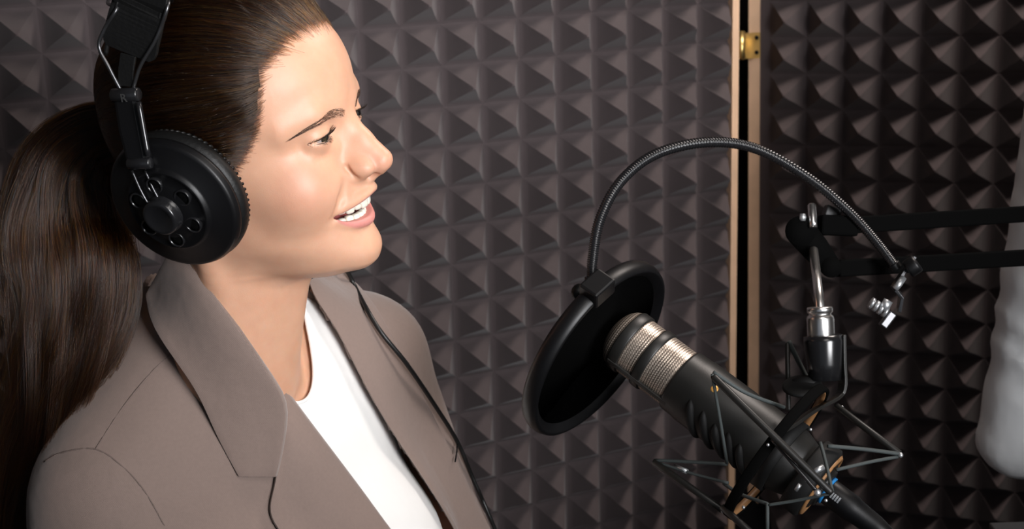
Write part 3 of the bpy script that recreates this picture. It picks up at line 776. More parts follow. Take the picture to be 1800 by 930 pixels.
def panel(name, A, B, n, k, hA, hB, mat_, parent, bulge=.35, th=.0028, fld=None, skin=False, lin=False):
    """cloth panel between edge A (fold) and edge B, laid over the garment below it"""
    if lin:
        def li(P): P = np.array(P, float); t = np.linspace(0, len(P) - 1, n); return np.stack([np.interp(t, np.arange(len(P)), P[:, k_]) for k_ in (0, 1)], 1)
        A, B = li(A), li(B)
    else: A = spline(np.array(A, float), n); B = spline(np.array(B, float), n)
    V = []
    for i in range(n):
        for j in range(k + 1):
            t = j / k; p = A[i] * (1 - t) + B[i] * t
            h_ = hA * (1 - t) + hB * t + bulge * math.sin(math.pi * min(t * 1.35, 1)) * (.4 + .6 * (1 - t))
            V.append(cast_skin(p[0], p[1], h_) if skin else cast(p[0], p[1], fld, h_))
    V = np.array(V).reshape(n, k + 1, 3)
    if skin:
        for _ in range(25):
            D = V[..., 2]; E_ = D.copy(); P_ = np.pad(D, 1, mode='edge'); E_ = (P_[2:, 1:-1] + P_[:-2, 1:-1] + P_[1:-1, 2:] + P_[1:-1, :-2]) / 4
            E_ = np.minimum(E_, D + .15); V = V * (E_ / D)[..., None]
    for _ in range(3):
        Q = V.copy(); Q[1:-1] = .5 * V[1:-1] + .25 * (V[2:] + V[:-2]); V = Q
    # roll the fold edge under
    roll = V[:, :1] + np.array([0, 0, 1.0]) * .55 + (V[:, :1] - V[:, 1:2]) * .05
    roll2 = roll + np.array([0, 0, 1.0]) * .8 - (V[:, :1] - V[:, 1:2]) * .15
    V = np.concatenate([roll2, roll, V], 1); kk = k + 3
    F = [(i * kk + j, i * kk + j + 1, (i + 1) * kk + j + 1, (i + 1) * kk + j) for i in range(n - 1) for j in range(kk - 1)]
    o = link_mesh(name, V.reshape(-1, 3), F, mat_, parent)
    m_ = o.modifiers.new('solid', 'SOLIDIFY'); m_.thickness = th; m_.offset = 0
    m2 = o.modifiers.new('bevel', 'BEVEL'); m2.width = .0009; m2.segments = 2; m2.limit_method = 'ANGLE'; m2.angle_limit = 1.0
    return o
# near side: lapel first, the collar leaf lies over its top
panel('lapel', [(488, 690), (530, 746), (580, 812), (640, 892), (700, 970)], [(486, 800), (478, 850), (470, 905), (505, 960), (560, 1040)], 26, 8, .75, .45, M['blazer'], bl)
colA = np.concatenate([spline(np.array([(300, 440), (345, 480), (400, 555), (450, 630), (501, 706)], float), 22), np.array([(501, 725), (499, 745), (496, 770), (492, 800), (486, 820), (482, 838)])])
colB = np.concatenate([spline(np.array([(258, 518), (266, 560), (287, 602), (341, 680), (372, 744)], float), 22), np.array([(378, 760), (386, 775), (395, 792), (404, 809), (412, 825), (420, 838)])])
panel('collar', colA, colB, 28, 10, .9, .5, M['blazer'], bl, skin=True, lin=True)
# far side
panel('lapel', FOLD_F, [(600, 482), (640, 520), (680, 585), (735, 690), (790, 800), (830, 880), (860, 940), (900, 1010)], 30, 8, .5, .3, M['blazer'], bl)
def seam(pts, name='seam', r=.06, off=.03):
    b = MB(); q = spline(np.array(pts, float), 40); b.tube(np.array([cast(x, y, None, off) for x, y in q]), r, 6); return b.build(name, M['thread'], bl)
seam([(300, 622), (262, 660), (215, 718), (168, 790)])
seam([(78, 812), (110, 796), (168, 790), (215, 820), (255, 865), (295, 935)])
b = MB(); b.tube(np.array([cast(x, y) * .988 for x, y in ((804, 776), (803, 795), (800, 812))]), .07, 6); b.build('loose_thread', M['black'], bl)
# shirt
SH = TFLD - .45
tv, tq = nets(bx, by, bz, SH); tcam = TC(tv); fq = tv[tq].mean(1); fc = tcam[tq].mean(1)
NECKLINE = [(470, 690), (505, 707), (530, 707), (545, 692), (551, 660), (547, 615), (536, 556), (530, 500)]
cut = (inside(pix(fc), NECKLINE + [(500, 440), (300, 420), (330, 600)]) & (fq[:, 0] > -9)) | (fq[:, 2] > 6) | (np.abs(fq[:, 1]) > 15.5)
tcam = snap(tcam, tq[~cut], NECKLINE, SH, 0)
sh = link_mesh('shirt', tcam, tq[~cut], M['shirt'], head); sh['label'] = 'white crew neck shirt under the blazer'
m_ = sh.modifiers.new('solid', 'SOLIDIFY'); m_.thickness = .0015; m_.offset = 1
b = MB(); q = spline(np.array(NECKLINE, float), 40); b.tube(np.array([cast(x, y, SH, .08) for x, y in q]), .16, 8); b.build('neck_band', M['shirt'], sh)

def text_mesh(name, fc, m):
    t = bpy.data.objects.new('tmp', fc); COL.objects.link(t); dg = bpy.context.evaluated_depsgraph_get(); dg.update()
    me = bpy.data.meshes.new_from_object(t.evaluated_get(dg)); bpy.data.objects.remove(t); me.materials.clear(); me.materials.append(m)
    o = bpy.data.objects.new(name, me); COL.objects.link(o); return o
# ------------------------------------------------------------------ headphones
def hpx(px, py, y):
    """local head point on the picture ray at lateral distance y"""
    d = np.array([(px - 900) / FPX, (465 - py) / FPX, 1.0])
    a = np.linalg.solve(np.stack([HXS * HF, HU, -d], 1), -(HO + y * HL)); return np.array([a[0], y, a[1]])
M['plastic'] = mat('black_plastic', (.003, .003, .0035), .42, spec=.35, bump=(700, .08, .0004))
M['leather'] = mat('black_leather', (.004, .004, .004), .5, spec=.35, bump=(380, .35, .0008))
M['gloss'] = mat('gloss_black', (.010, .010, .011), .22, spec=.6)
M['wire'] = mat('dark_steel', (.11, .11, .115), .3, .9)
M['mesh'] = mat('black_mesh', (.002, .002, .002), .9, spec=.05, bump=(2500, .8, .0006))
M['cable'] = mat('cable_rubber', (.008, .008, .008), .4)
M['print'] = mat('grey_print', (.035, .035, .035), .6)
hp = empty('headphones', tuple(W(HO)[0] if W(HO).ndim > 1 else W(HO)))
tag(hp, 'black over-ear headphones worn by the smiling woman, with wire bows and round cups', 'headphones')
A_c = nrm([-.31, -.54, -.785])
C0 = hpx(325, 340, -7.3); CS = 1.04; A_l = np.array([A_c @ HF, A_c @ HL, A_c @ HU])
def cup(sg):
    mir = np.array([1, -sg, 1.0])               # sg = -1 near ear
    def P(p): return HC(np.asarray(p) * mir)
    ax = HC(C0 * mir) * 0 + (A_l[0] * HF + A_l[1] * -sg * HL + A_l[2] * HU); c = HC(C0 * mir).ravel(); ax = nrm(ax.ravel())
    b = MB(); b.lathe([(2.6, 1.0), (2.5, .3), (2.9, -.35), (3.7, -.55), (4.6, -.35), (5.05, .15), (5.1, .6), (4.92, 1.05), (4.5, 1.2)], c, ax, 64)
    pad = b.build('ear_pad', M['leather'], hp)
    b = MB(); ref = HU; a1 = nrm(np.cross(ax, ref)); b1 = np.cross(ax, a1)
    for k in range(72):
        t = k * 2 * math.pi / 72; q = c + ax * .02 + 4.93 * (math.cos(t) * a1 + math.sin(t) * b1); q2 = c - ax * .32 + 4.72 * (math.cos(t + .05) * a1 + math.sin(t + .05) * b1); b.tube(np.array([q2, .5 * (q + q2) + .04 * (q - c) / 5, q]), np.array([.07, .12, .07]), 6)
    o = b.build('stitching', M['leather'], None); o.parent = pad; o.matrix_parent_inverse = pad.matrix_world.inverted(); o['kind'] = 'stuff'
    b = MB(); b.lathe([(4.4, 1.0), (4.95, 1.08), (5.0, 1.35), (4.9, 1.5), (4.9, 1.58), (4.8, 1.72), (4.62, 1.8), (3.25, 2.1), (3.12, 2.22), (3.05, 2.42), (2.92, 2.46), (2.82, 2.38), (2.2, 2.62), (1.5, 2.8), (.4, 2.9), (0, 2.9)], c, ax, 72)
    b.build('ear_cup', M['plastic'], hp)
    b = MB(); n = 90; V = []
    prof = [(1.45, 2.7), (1.36, 3.0), (1.28, 3.1), (1.28, 3.45), (1.2, 3.55), (1.0, 3.58), (.9, 3.52), (.0, 3.55)]
    F = []
    for i, (r, h) in enumerate(prof):
        for j in range(n):
            t = 2 * math.pi * j / n; rr = r + (.035 * (j % 2) if 2 <= i <= 3 else 0); V.append(c + ax * h + rr * (math.cos(t) * a1 + math.sin(t) * b1))
    for i in range(len(prof) - 1):
        for j in range(n): k = (j + 1) % n; F.append((i * n + j, i * n + k, (i + 1) * n + k, (i + 1) * n + j))
    b.add(V, F); b.build('dial', M['gloss'], hp)
    for k in range(6):
        t = .45 + k * math.pi / 3; q = c + 2.12 * (math.cos(t) * a1 + math.sin(t) * b1); 
        b = MB(); b.lathe([(.62, 2.4), (.62, 2.72), (.56, 2.78), (.50, 2.72), (.49, 2.66)], q, ax, 24)
        v_ = b.build('vent_ring', M['gloss'], hp)
        b = MB(); b.lathe([(.50, 2.67), (.2, 2.68), (0, 2.68)], q, ax, 20); o = b.build('vent_mesh', M['mesh'], None); o.parent = v_; o.matrix_parent_inverse = v_.matrix_world.inverted()
    # hanger: block with knuckles and the two wires to the dial
    def hp3(px, py, y): return P(hpx(px, py, y))
    top, mid, low = hp3(222, 165, -8.9).ravel(), hp3(232, 225, -9.5).ravel(), hp3(246, 288, -10.1).ravel()
    fw = P(C0 + np.array([1, 0, 0])).ravel() - P(C0).ravel()
    b = MB(); b.ribbon(np.array([top, mid, low]), fw, np.array([1.75, 1.85, 1.7]), .8)
    hang = b.build('hanger', M['plastic'], hp, False, .3)
    b = MB()
    for q, r, l in ((hp3(221, 167, -9.15).ravel(), .48, 1.05), (hp3(246, 287, -10.25).ravel(), .42, .9)):
        b.tube(np.array([q - fw * l, q - fw * (l - .08), q + fw * (l - .08), q + fw * l]), np.array([r * .8, r, r, r * .8]), 16)
    for q0, q1 in ((hp3(231, 180, -9.75).ravel(), hp3(248, 275, -10.5).ravel()),):
        b.tube(spline(np.array([q0, .5 * (q0 + q1), q1]) + fw * .55, 8), .2, 8)
    o = b.build('knuckle', M['gloss'], None); o.parent = hang; o.matrix_parent_inverse = hang.matrix_world.inverted()
    hub = c + ax * 3.15
    for px, k in ((232, -.5), (255, .45)):
        q0 = hp3(px, 300, -10.1).ravel(); q2 = hub + fw * k * .9 + (q0 - hub) * .18
        b = MB(); b.tube(spline(np.array([q0, .5 * (q0 + q2) + ax * .1, q2]), 12), .085, 8); b.build('hanger_wire', M['wire'], hp)
    return hang
hang_n = cup(-1); cup(1)
# lettering on the hanger of the right ear
fc_ = bpy.data.curves.new('letter', 'FONT'); fc_.body = 'R'; fc_.size = .008; fc_.align_x = 'CENTER'; fc_.align_y = 'CENTER'; fc_.extrude = .0002
o = text_mesh('letter', fc_, M['print'])
p = W(HC(hpx(217, 173, -9.62))).ravel(); fx = HF[0] * AX_R + HF[1] * AX_U + HF[2] * AX_F; lx = -(HL[0] * AX_R + HL[1] * AX_U + HL[2] * AX_F); ux = np.cross(lx, fx)
o.matrix_world = Matrix(((fx[0], ux[0], lx[0], p[0]), (fx[1], ux[1], lx[1], p[1]), (fx[2], ux[2], lx[2], p[2]), (0, 0, 0, 1)))
o.parent = hang_n; o.matrix_parent_inverse = hang_n.matrix_world.inverted()
# bows and head band arch over the head to the other ear
def arch(near, tops):
    L = [np.asarray(q) for q in near] + [np.asarray(q) for q in tops]
    R_ = [q * np.array([1, -1, 1]) for q in L[::-1] if abs(q[1]) > 1e-6]
    return np.array(L + R_)
bow1 = arch([hpx(213, 160, -8.9), hpx(192, 120, -8.8), hpx(174, 82, -8.6), hpx(184, 50, -8.45), hpx(206, 12, -8.1)], [(-4.4, -5.2, 13.2), (-4.6, 0, 15.0)])
bow2 = arch([hpx(233, 160, -8.9), hpx(246, 118, -8.8), hpx(268, 80, -8.6), hpx(281, 52, -8.45), hpx(296, 6, -8.1)], [(.2, -5.2, 13.4), (.2, 0, 15.1)])
for bw in (bow1, bow2):
    b = MB(); b.tube(HC(spline(bw, 90)), .13, 8); b.build('wire_bow', M['wire'], hp)
band = arch([hpx(226, 94, -8.35), hpx(233, 60, -8.3), hpx(243, 20, -8.1), hpx(252, -10, -7.6)], [(-1.9, -4.6, 12.9), (-2.0, 0, 14.1)])
bs = HC(spline(band, 60)); sd = np.tile(HF, (60, 1))
wv = np.full(60, 4.0); wv[:3] = (3.2, 3.7, 3.9); wv[-3:] = (3.9, 3.7, 3.2)
b = MB(); b.ribbon(bs, sd, wv, .32); hb = b.build('head_band', M['leather'], hp, False, .12)
b = MB()
for s_ in (-1, 1): b.tube(bs + s_ * HF * 1.75, .16, 6)
o = b.build('piping', M['leather'], None); o.parent = hb; o.matrix_parent_inverse = hb.matrix_world.inverted()
for sg in (1, -1):
    q = np.array([hpx(222, 152, -8.75), hpx(222, 125, -8.6), hpx(226, 96, -8.45)]) * np.array([1, sg, 1])
    b = MB(); b.ribbon(HC(q), HF, 1.15, .22); st_ = b.build('strap', M['leather'], hp, False, .05)
# cable down over the chest
cp = [cast(x, y) * (1 - .014) for x, y in spline(np.array([(607, 472), (661, 571), (715, 640), (768, 718), (804, 777), (832, 843), (853, 890), (878, 950), (905, 1020)], float), 26)]
ear2 = HC(C0 * np.array([1, -1, 1]) + np.array([1.0, 0, -4.6])).ravel()
cp = np.array([ear2, ear2 - HU * 3, .5 * (ear2 - HU * 3) + .5 * cp[0] + HU * .6] + cp)
b = MB(); b.tube(spline(cp, 140), .2, 10); b.build('cable', M['cable'], hp)

# ------------------------------------------------------------------ microphone
M['mic_black'] = mat('mic_black', (.011, .0105, .0095), .42, spec=.5, bump=(900, .15, .0003))
M['rubber'] = mat('rubber', (.006, .006, .006), .65, spec=.3)
M['matte'] = mat('matte_black', (.002, .002, .002), .85, spec=.04)
M['chrome'] = mat('chrome', (.86, .84, .82), .27, 1)
M['gold'] = mat('gold', (.85, .45, .12), .35, .6)
M['alu'] = mat('light_metal', (.62, .64, .66), .35, .8)
M['blue'] = mat('blue_plastic', (.02, .22, .55), .4)
M['elastic'] = mat('elastic_cord', (.045, .055, .055), .7)
M['tan'] = mat('tan_plastic', (.30, .15, .06), .5)  # tan colour standing in for warm light on the mount
def grille_extra(nt, b, tc):
    a_ = nt.nodes.new('ShaderNodeAttribute'); a_.attribute_name = 'tone'; nt.links.new(a_.outputs['Color'], b.inputs['Base Color'])
M['grille'] = mat('grille_metal', (.6, .5, .42), .38, .75, extra=grille_extra)
MF = at(1097, 594, 106); MA = nrm([.75, -.565, -.34])
ma1 = nrm(np.cross(MA, [0, 0, 1.0])); ma2 = np.cross(MA, ma1)          # ma1 is sideways in the picture, ma2 towards / away
def mp(h, r, ang): return MF + MA * h + r * (math.cos(ang) * ma1 + math.sin(ang) * ma2)
def mic_angle(px, py, r):
    """(height, angle) of the near surface of radius r under a picture point"""
    ray = np.array([(px - 900) / FPX, (465 - py) / FPX, 1.0])
    t = np.linspace(85, 112, 1500); P = t[:, None] * ray - MF; h = P @ MA; q = P - h[:, None] * MA; d = np.linalg.norm(q, axis=1) - r
    k = int(np.argmax(d < 0)) if (d < 0).any() else int(np.argmin(d)); return h[k], math.atan2(q[k] @ ma2, q[k] @ ma1)
mic = empty('microphone', tuple(W(MF + MA * 9).ravel()))
tag(mic, 'black broadcast microphone with woven champagne metal grille, held in the wire shock mount', 'microphone')
def grille(name, h0, h1, rf, parent):
    nb = 38; n = nb * 6; step = 2 * math.pi * 2.4 / n
    m = max(int((h1 - h0) / step), 4); hh = np.linspace(h0, h1, m + 1); an = np.arange(n) * 2 * math.pi / n
    H, A_ = np.meshgrid(hh, an, indexing='ij'); r0 = rf(H)
    a = A_ * nb; v = H / (2 * math.pi * 2.4 / nb) * 2 * math.pi
    wv = np.maximum(np.sin(a + .55 * v) * np.cos(v * .95), 0) + np.maximum(-np.sin(a + .55 * v) * np.cos(v * .95), 0) * .75
    wv = np.clip(wv, 0, 1) ** .6
    R = r0 + .045 * wv
    V = MF + MA * H[..., None] + R[..., None] * (np.cos(A_)[..., None] * ma1 + np.sin(A_)[..., None] * ma2)
    F = [(i * n + j, i * n + (j + 1) % n, (i + 1) * n + (j + 1) % n, (i + 1) * n + j) for i in range(m) for j in range(n)]
    o = link_mesh(name, V.reshape(-1, 3), F, M['grille']); c = np.ones((V.shape[0] * n, 4), np.float32)
    t = np.clip((wv.ravel() - .30) / .4, 0, 1)[:, None]; c[:, :3] = np.array([.03, .02, .015]) * (1 - t) + np.array([.88, .74, .62]) * t
    o.data.color_attributes.new('tone', 'FLOAT_COLOR', 'POINT').data.foreach_set('color', c.ravel())
    return keep_parent(o, parent)
grille('grille', 1.0, 2.6, lambda h: 2.36 + 0 * h, mic)
grille('grille', 3.2, 5.5, lambda h: 2.36 + 0 * h, mic)
grille('grille', -.95, .3, lambda h: 2.4 * np.sqrt(np.clip(1 - ((.35 - h) / 1.45) ** 2, .02, 1)), mic)
b = MB(); b.lathe([(1.1, -.92), (.6, -.98), (0, -1.0)], MF, MA, 32); b.build('grille_cap', M['mic_black'], mic)
for h0, h1 in ((.2, 1.1), (2.5, 3.3)):
    b = MB(); b.lathe([(2.3, h0), (2.5, h0), (2.55, h0 + .1), (2.55, h1 - .1), (2.5, h1), (2.3, h1)], MF, MA, 64); b.build('grille_band', M['mic_black'], mic)
_, GA = mic_angle(1112, 660, 2.5); GA -= .12
for k in range(2):
    t = GA + k * math.pi
    b = MB(); b.ribbon(np.array([mp(h, 2.5, t) for h in np.linspace(.3, 6.0, 6)]), -math.sin(t) * ma1 + math.cos(t) * ma2, .42, .2); b.build('grille_bar', M['mic_black'], mic, False, .05)
b = MB(); b.lathe([(2.2, 5.35), (2.48, 5.4), (2.58, 5.55), (2.60, 6.6), (2.66, 6.9), (2.66, 15.2), (2.6, 15.6), (2.35, 16.4), (2.1, 17.2), (1.95, 18.0), (1.95, 18.6), (1.5, 18.7), (1.5, 18.9)], MF, MA, 72)
mb_ = b.build('body', M['mic_black'], mic)
m2 = mb_.modifiers.new('bevel', 'BEVEL'); m2.width = .0012; m2.segments = 2; m2.limit_method = 'ANGLE'; m2.angle_limit = .5
for (x0, y0), (x1, y1) in (((1214, 702), (1226, 772)), ((1236, 722), (1250, 795)), ((1256, 745), (1272, 815)), ((1280, 760), (1292, 832)), ((1300, 780), (1308, 840))):
    h0, a0 = mic_angle(x0, y0, 2.66); h1, a1_ = mic_angle(x1, y1, 2.66)
    if a1_ - a0 > math.pi: a1_ -= 2 * math.pi
    if a0 - a1_ > math.pi: a1_ += 2 * math.pi
    b = MB(); n = 12; b.tube(np.array([mp(h0 + (h1 - h0) * t, 2.62, a0 + (a1_ - a0) * t) for t in np.linspace(0, 1, n)]), np.array([.08, .24, .31] + [.33] * (n - 6) + [.31, .24, .08]), 10)
    b.build('rib', M['rubber'], mic)
h_, a_ = mic_angle(1256, 684, 2.62); q = mp(h_, 2.6, a_); qn = nrm(mp(h_, 3, a_) - mp(h_, 2, a_))
b = MB(); b.lathe([(.3, 0), (.3, .05), (.22, .09), (0, .1)], q, qn, 20); b.build('gold_dot', M['gold'], mic)

# ---- shock mount
sm = empty('shock_mount', tuple(W(mp(14.5, 0, 0)).ravel()))
tag(sm, 'black wire shock mount with stretched elastic cords around the microphone body', 'shock mount')
b = MB(); b.lathe([(5.75, 14.1), (6.0, 14.1), (6.05, 14.2), (6.05, 14.75), (6.0, 14.85), (5.75, 14.85), (5.7, 14.75), (5.7, 14.2)], MF, MA, 72, True); b.build('outer_ring', M['matte'], sm)
b = MB(); b.lathe([(5.6, 14.2), (5.69, 14.2), (5.69, 14.75), (5.6, 14.75)], MF, MA, 72, True); b.build('ring_liner', M['tan'], sm)  # orange light on the ring's inner face, put in as colour
b = MB(); b.lathe([(2.72, 14.3), (3.0, 14.3), (3.0, 15.3), (2.72, 15.3)], MF, MA, 56, True); b.build('inner_ring', M['rubber'], sm)
b = MB(); b.lathe([(2.35, 16.9), (2.75, 16.8), (2.95, 17.0), (2.95, 18.2), (2.7, 18.4), (1.96, 18.4), (1.96, 17.0)], MF, MA, 56, True); b.build('tail_ring', M['rubber'], sm)
b = MB(); b.lathe([(2.1, 18.35), (2.68, 18.42), (2.5, 18.6), (2.1, 18.6)], MF, MA, 56, True); b.build('tail_pad', M['tan'], sm)  # orange-lit side of the tail ring, painted tan
for p0, p1, r in (((1252, 660, 96.5), (1463, 868, 92.8), .27), ((1148, 811, 103), (1272, 898, 99.5), .26), ((1468, 712, 103.2), (1583, 799, 99.5), .26), ((1384, 602, 107), (1386, 722, 106.2), .2), ((1268, 890, 99), (1330, 945, 97), .26)):
    q0, q1 = at(*p0), at(*p1); b = MB(); b.tube(np.array([q0, q0 + (q1 - q0) * .02, q0 + (q1 - q0) * .5, q0 + (q1 - q0) * .98, q1]), np.array([.6, 1, 1, 1, .6]) * r, 12); b.build('rod', M['mic_black'], sm)
for pts, r, m_ in (([(1252, 658, 96.4), (1266, 740, 97.5), (1278, 815, 99)], .12, 'elastic'), ([(1254, 654, 96.6), (1310, 690, 97), (1378, 716, 99.5)], .14, 'elastic'),
                   ([(1150, 809, 103), (1215, 812, 101), (1278, 816, 99)], .13, 'elastic'), ([(1156, 813, 103), (1215, 832, 101), (1280, 849, 99)], .11, 'elastic'),
                   ([(1386, 600, 107), (1402, 632, 107), (1420, 668, 106.5)], .2, 'elastic'), ([(1582, 798, 99.5), (1520, 790, 99), (1455, 784, 98.2)], .15, 'elastic'),
                   ([(1578, 803, 99.5), (1530, 812, 98.5), (1470, 826, 97.5)], .13, 'elastic'), ([(1349, 888, 95.5), (1400, 880, 94.5), (1457, 868, 93.2)], .11, 'elastic'),
                   ([(1349, 884, 95.5), (1349, 940, 95.5)], .13, 'elastic'), ([(1442, 778, 96.5), (1452, 815, 95), (1463, 864, 93.2)], .13, 'elastic'),
                   ([(1357, 772, 95.2), (1400, 822, 94), (1436, 864, 93.2)], .15, 'wire'), ([(1272, 850, 99.5), (1300, 868, 98), (1349, 886, 95.6)], .13, 'elastic')):
    q = ats(pts); b = MB(); b.tube(spline(q, 14) if len(q) > 2 else q, r, 8); b.build('elastic_cord', M[m_], sm)
for p0, p1, r in (((1186, 820, 102.2), (1208, 829, 101.3), .19), ((1432, 829, 93.6), (1447, 821, 93.8), .2), ((1399, 862, 94.4), (1406, 852, 94.2), .15)):
    b = MB(); b.tube(np.array([at(*p0), at(*p1)]), r, 10); b.build('crimp_sleeve', M['alu'], sm)  # short pale metal tubes along the cords
for p, r in (((1437, 866, 93), .26), ((1350, 782, 94.6), .12), ((1452, 880, 92.6), .12), ((1270, 899, 99), .13), ((1307, 892, 98), .13), ((1583, 800, 99.4), .2), ((1425, 755, 100), .12), ((1480, 716, 103), .14)):
    b = MB(); b.ball(at(*p), r, 10); b.build('rivet', M['alu'], sm)
# swivel fork and strap up to the boom
b = MB(); b.tube(ats([(1446, 590, 104), (1447, 600, 104), (1449, 640, 104), (1450, 668, 104)]), np.array([1.42, 1.46, 1.32, 1.2]), 32); b.build('swivel_block', M['gloss'], sm)
b = MB(); b.ribbon(spline(ats([(1479, 588, 104), (1480, 640, 104), (1481, 680, 104), (1470, 700, 103.6), (1430, 722, 101), (1392, 748, 98.5), (1368, 762, 97)]), 24), np.array([.35, .2, -.9]), .95, .26); b.build('bracket_strap', M['mic_black'], sm, False, .04)
b = MB(); b.tube(ats([(1392, 682, 104.5), (1396, 681, 104.5), (1432, 676, 104), (1440, 675, 104)]), np.array([.5, .72, .72, .4]), 20); b.build('swivel_knob', M['rubber'], sm)
b = MB(); b.lathe([(0, -.2), (1.35, -.18), (1.5, -.05), (1.5, .1), (1.35, .2), (0, .24)], at(1410, 679, 103.6), nrm([-.15, .90, -.42]), 32); b.build('swivel_washer', M['rubber'], sm)
# XLR plug on the tail
xp = empty('cable_plug', tuple(W(mp(19, 0, 0)).ravel())); tag(xp, 'black cable plug with blue ring pushed into the microphone tail', 'plug')
b = MB(); b.lathe([(0, 18.62), (.95, 18.62), (1.0, 18.7), (1.0, 21.2), (.92, 21.4), (.8, 23.2), (.55, 24.6), (.3, 25), (.3, 25.2)], MF, MA, 40); b.build('plug_shell', M['plastic'], xp)
b = MB(); b.lathe([(1.0, 18.9), (1.1, 18.92), (1.1, 19.15), (1.0, 19.17)], MF, MA, 40, True); b.build('ring', M['blue'], xp)
h_, a_ = mic_angle(1498, 897, 1.0)
for k in range(4):
    b = MB(); q = mp(19.6 + k * .2, 1.0, a_); b.ribbon(np.array([mp(19.55 + k * .2, 1.02, a_ + t) for t in (-.22, 0, .22)]), MA, .13, .12); b.build('latch_ridge', M['alu'], xp, False)
tl_ = mp(25, 0, 0); b = MB(); b.tube(spline(np.array([tl_, tl_ + MA * 4, tl_ + MA * 9 + np.array([0, -3, 0]), tl_ + np.array([9, -22, 3])]), 20), .32, 10); b.build('cable', M['cable'], xp)

# ------------------------------------------------------------------ pop filter
pf = empty('pop_filter', tuple(W(at(1048, 615, 108)).ravel())); tag(pf, 'round black pop filter on a gooseneck in front of the microphone', 'pop filter')
PC = at(1048, 615, 108); PN = nrm([.73, -.52, -.45])
b = MB(); b.lathe([(6.95, -.3), (6.9, .0), (6.95, .16), (7.5, .60), (7.62, .66), (7.82, .56), (8.0, .15), (8.0, -.4), (7.85, -.75), (7.5, -.85), (7.1, -.65)], PC, PN, 96, True); b.build('hoop', M['plastic'], pf)
for h_ in (.12, -.12):
    b = MB(); b.lathe([(7.0, h_), (6.6, h_ * .9), (3.5, h_ * .6), (0, h_ * .5)], PC, PN, 72); b.build('filter_mesh', M['mesh'], pf)
pu = nrm(np.array([-.05, 1, 0]) - PN * (np.array([-.05, 1, 0]) @ PN)); ps = np.cross(PN, pu)
mj = nrm(np.array([.577, .816, 0]) - PN * (PN @ np.array([.577, .816, 0]))); mn = np.cross(PN, mj); mn = mn if mn[0] > 0 else -mn
d_ = nrm(.485 * mj - .875 * mn); ps = nrm(np.cross(PN, d_)); cb = PC + d_ * 8.0
b = MB(); b.box(cb, PN, d_, ps, (.88, .8, 1.1)); b.build('clamp_block', M['plastic'], pf, False, .18)
kn = at(1019, 514, 106); b = MB(); b.tube(np.array([cb, kn + .3 * (cb - kn)]), .35, 12); b.lathe([(0, -.35), (.62, -.3), (.7, 0), (.62, .3), (0, .35)], kn, nrm(kn - cb), 14); b.build('clamp_knob', M['plastic'], pf)
gp = spline(ats([(1040, 503, 105.6), (1042, 455, 105.4), (1055, 385, 105.8), (1092, 318, 106.8), (1155, 270, 108.3), (1245, 250, 110.3), (1330, 262, 112), (1420, 312, 113.4), (1490, 370, 114), (1540, 425, 114.3), (1576, 472, 114.5)]), 720)
b = MB(); b.tube(gp, .40 + .035 * np.where(np.arange(720) % 4 < 2, 1, -1), 12); b.build('gooseneck', M['gloss'], pf)
b = MB(); b.tube(gp[:26], .56, 16); b.build('ferrule', M['plastic'], pf); b = MB(); b.tube(gp[-14:], .55, 14); b.build('ferrule', M['plastic'], pf)
cl0 = at(1592, 478, 114.5)
b = MB(); b.ribbon(ats([(1606, 452, 114), (1590, 475, 114), (1570, 505, 114)]), np.array([.2, .1, 1.0]), 1.6, .3); b.ribbon(ats([(1570, 505, 114), (1584, 520, 114.2), (1580, 545, 114.5)]), np.array([.2, .1, 1.0]), 1.6, .3); b.build('clamp_jaw', M['wire'], pf, False, .05)
b = MB(); b.lathe([(0, -.5), (.75, -.5), (.8, -.3), (.8, .3), (.75, .5), (0, .5)], at(1604, 468, 113.2), nrm([.8, .6, -.3]), 18); b.build('clamp_knob', M['plastic'], pf)
b = MB(); b.tube(ats([(1588, 488, 113.2), (1580, 500, 113), (1573, 508, 113)]), .28, 12); b.tube(ats([(1562, 528, 113.4), (1552, 545, 113.5)]), .4, 12); b.build('clamp_screw', M['alu'], pf)
for k in range(4):
    b = MB(); q = at(1532 + k * 8, 533 + k * 5, 113.6); b.lathe([(0, -.12), (.5, -.12), (.5, .12), (0, .12)], q, nrm([.8, -.5, 0]), 14); b.build('screw_thread', M['alu'], pf)
b = MB(); b.box(at(1560, 562, 113.8), nrm([.6, .8, 0]), nrm([-.8, .6, 0]), np.array([0, 0, 1.0]), (.75, .35, .4)); b.build('screw_handle', M['wire'], pf, False, .12)

# ------------------------------------------------------------------ boom arm
UPV = nrm(np.array([-.036, .963, -.267]))
PT = float((.5 * (at(1960, 366, 124) + at(1960, 444, 124)) - at(1738, 918, 128)) @ UPV)
ba = empty('boom_arm', tuple(W(at(1430, 420, 113)).ravel())); tag(ba, 'black two-bar boom arm with chrome spigot reaching in above the microphone', 'boom arm')
for p0, p1 in (((1404, 402, 116), (1960, 366, 124)), ((1470, 472, 116), (1960, 444, 124))):
    b = MB(); b.ribbon(np.array([at(*p0), .5 * (at(*p0) + at(*p1)), at(*p1)]), np.array([0, 1.0, 0]), 1.45, 1.3); b.build('bar', M['matte'], ba, False, .15)
pe = .5 * (at(1960, 366, 124) + at(1960, 444, 124)); pd = pe - UPV * 40
b = MB(); b.box(pe, np.array([1.0, 0, 0]), UPV, np.array([0, 0, 1.0]), (1.1, 3.4, 1.0)); b.build('end_joint', M['matte'], ba, False, .3)
b = MB(); b.tube(np.array([pe - UPV * 3, pe - UPV * PT]), 1.0, 16); b.build('post', M['matte'], ba)
b = MB(); b.lathe([(0, 0), (4.5, 0), (4.5, .6), (1.6, 1.4), (0, 1.4)], pe - UPV * PT, UPV, 32); b.build('base', M['matte'], ba)
b = MB()
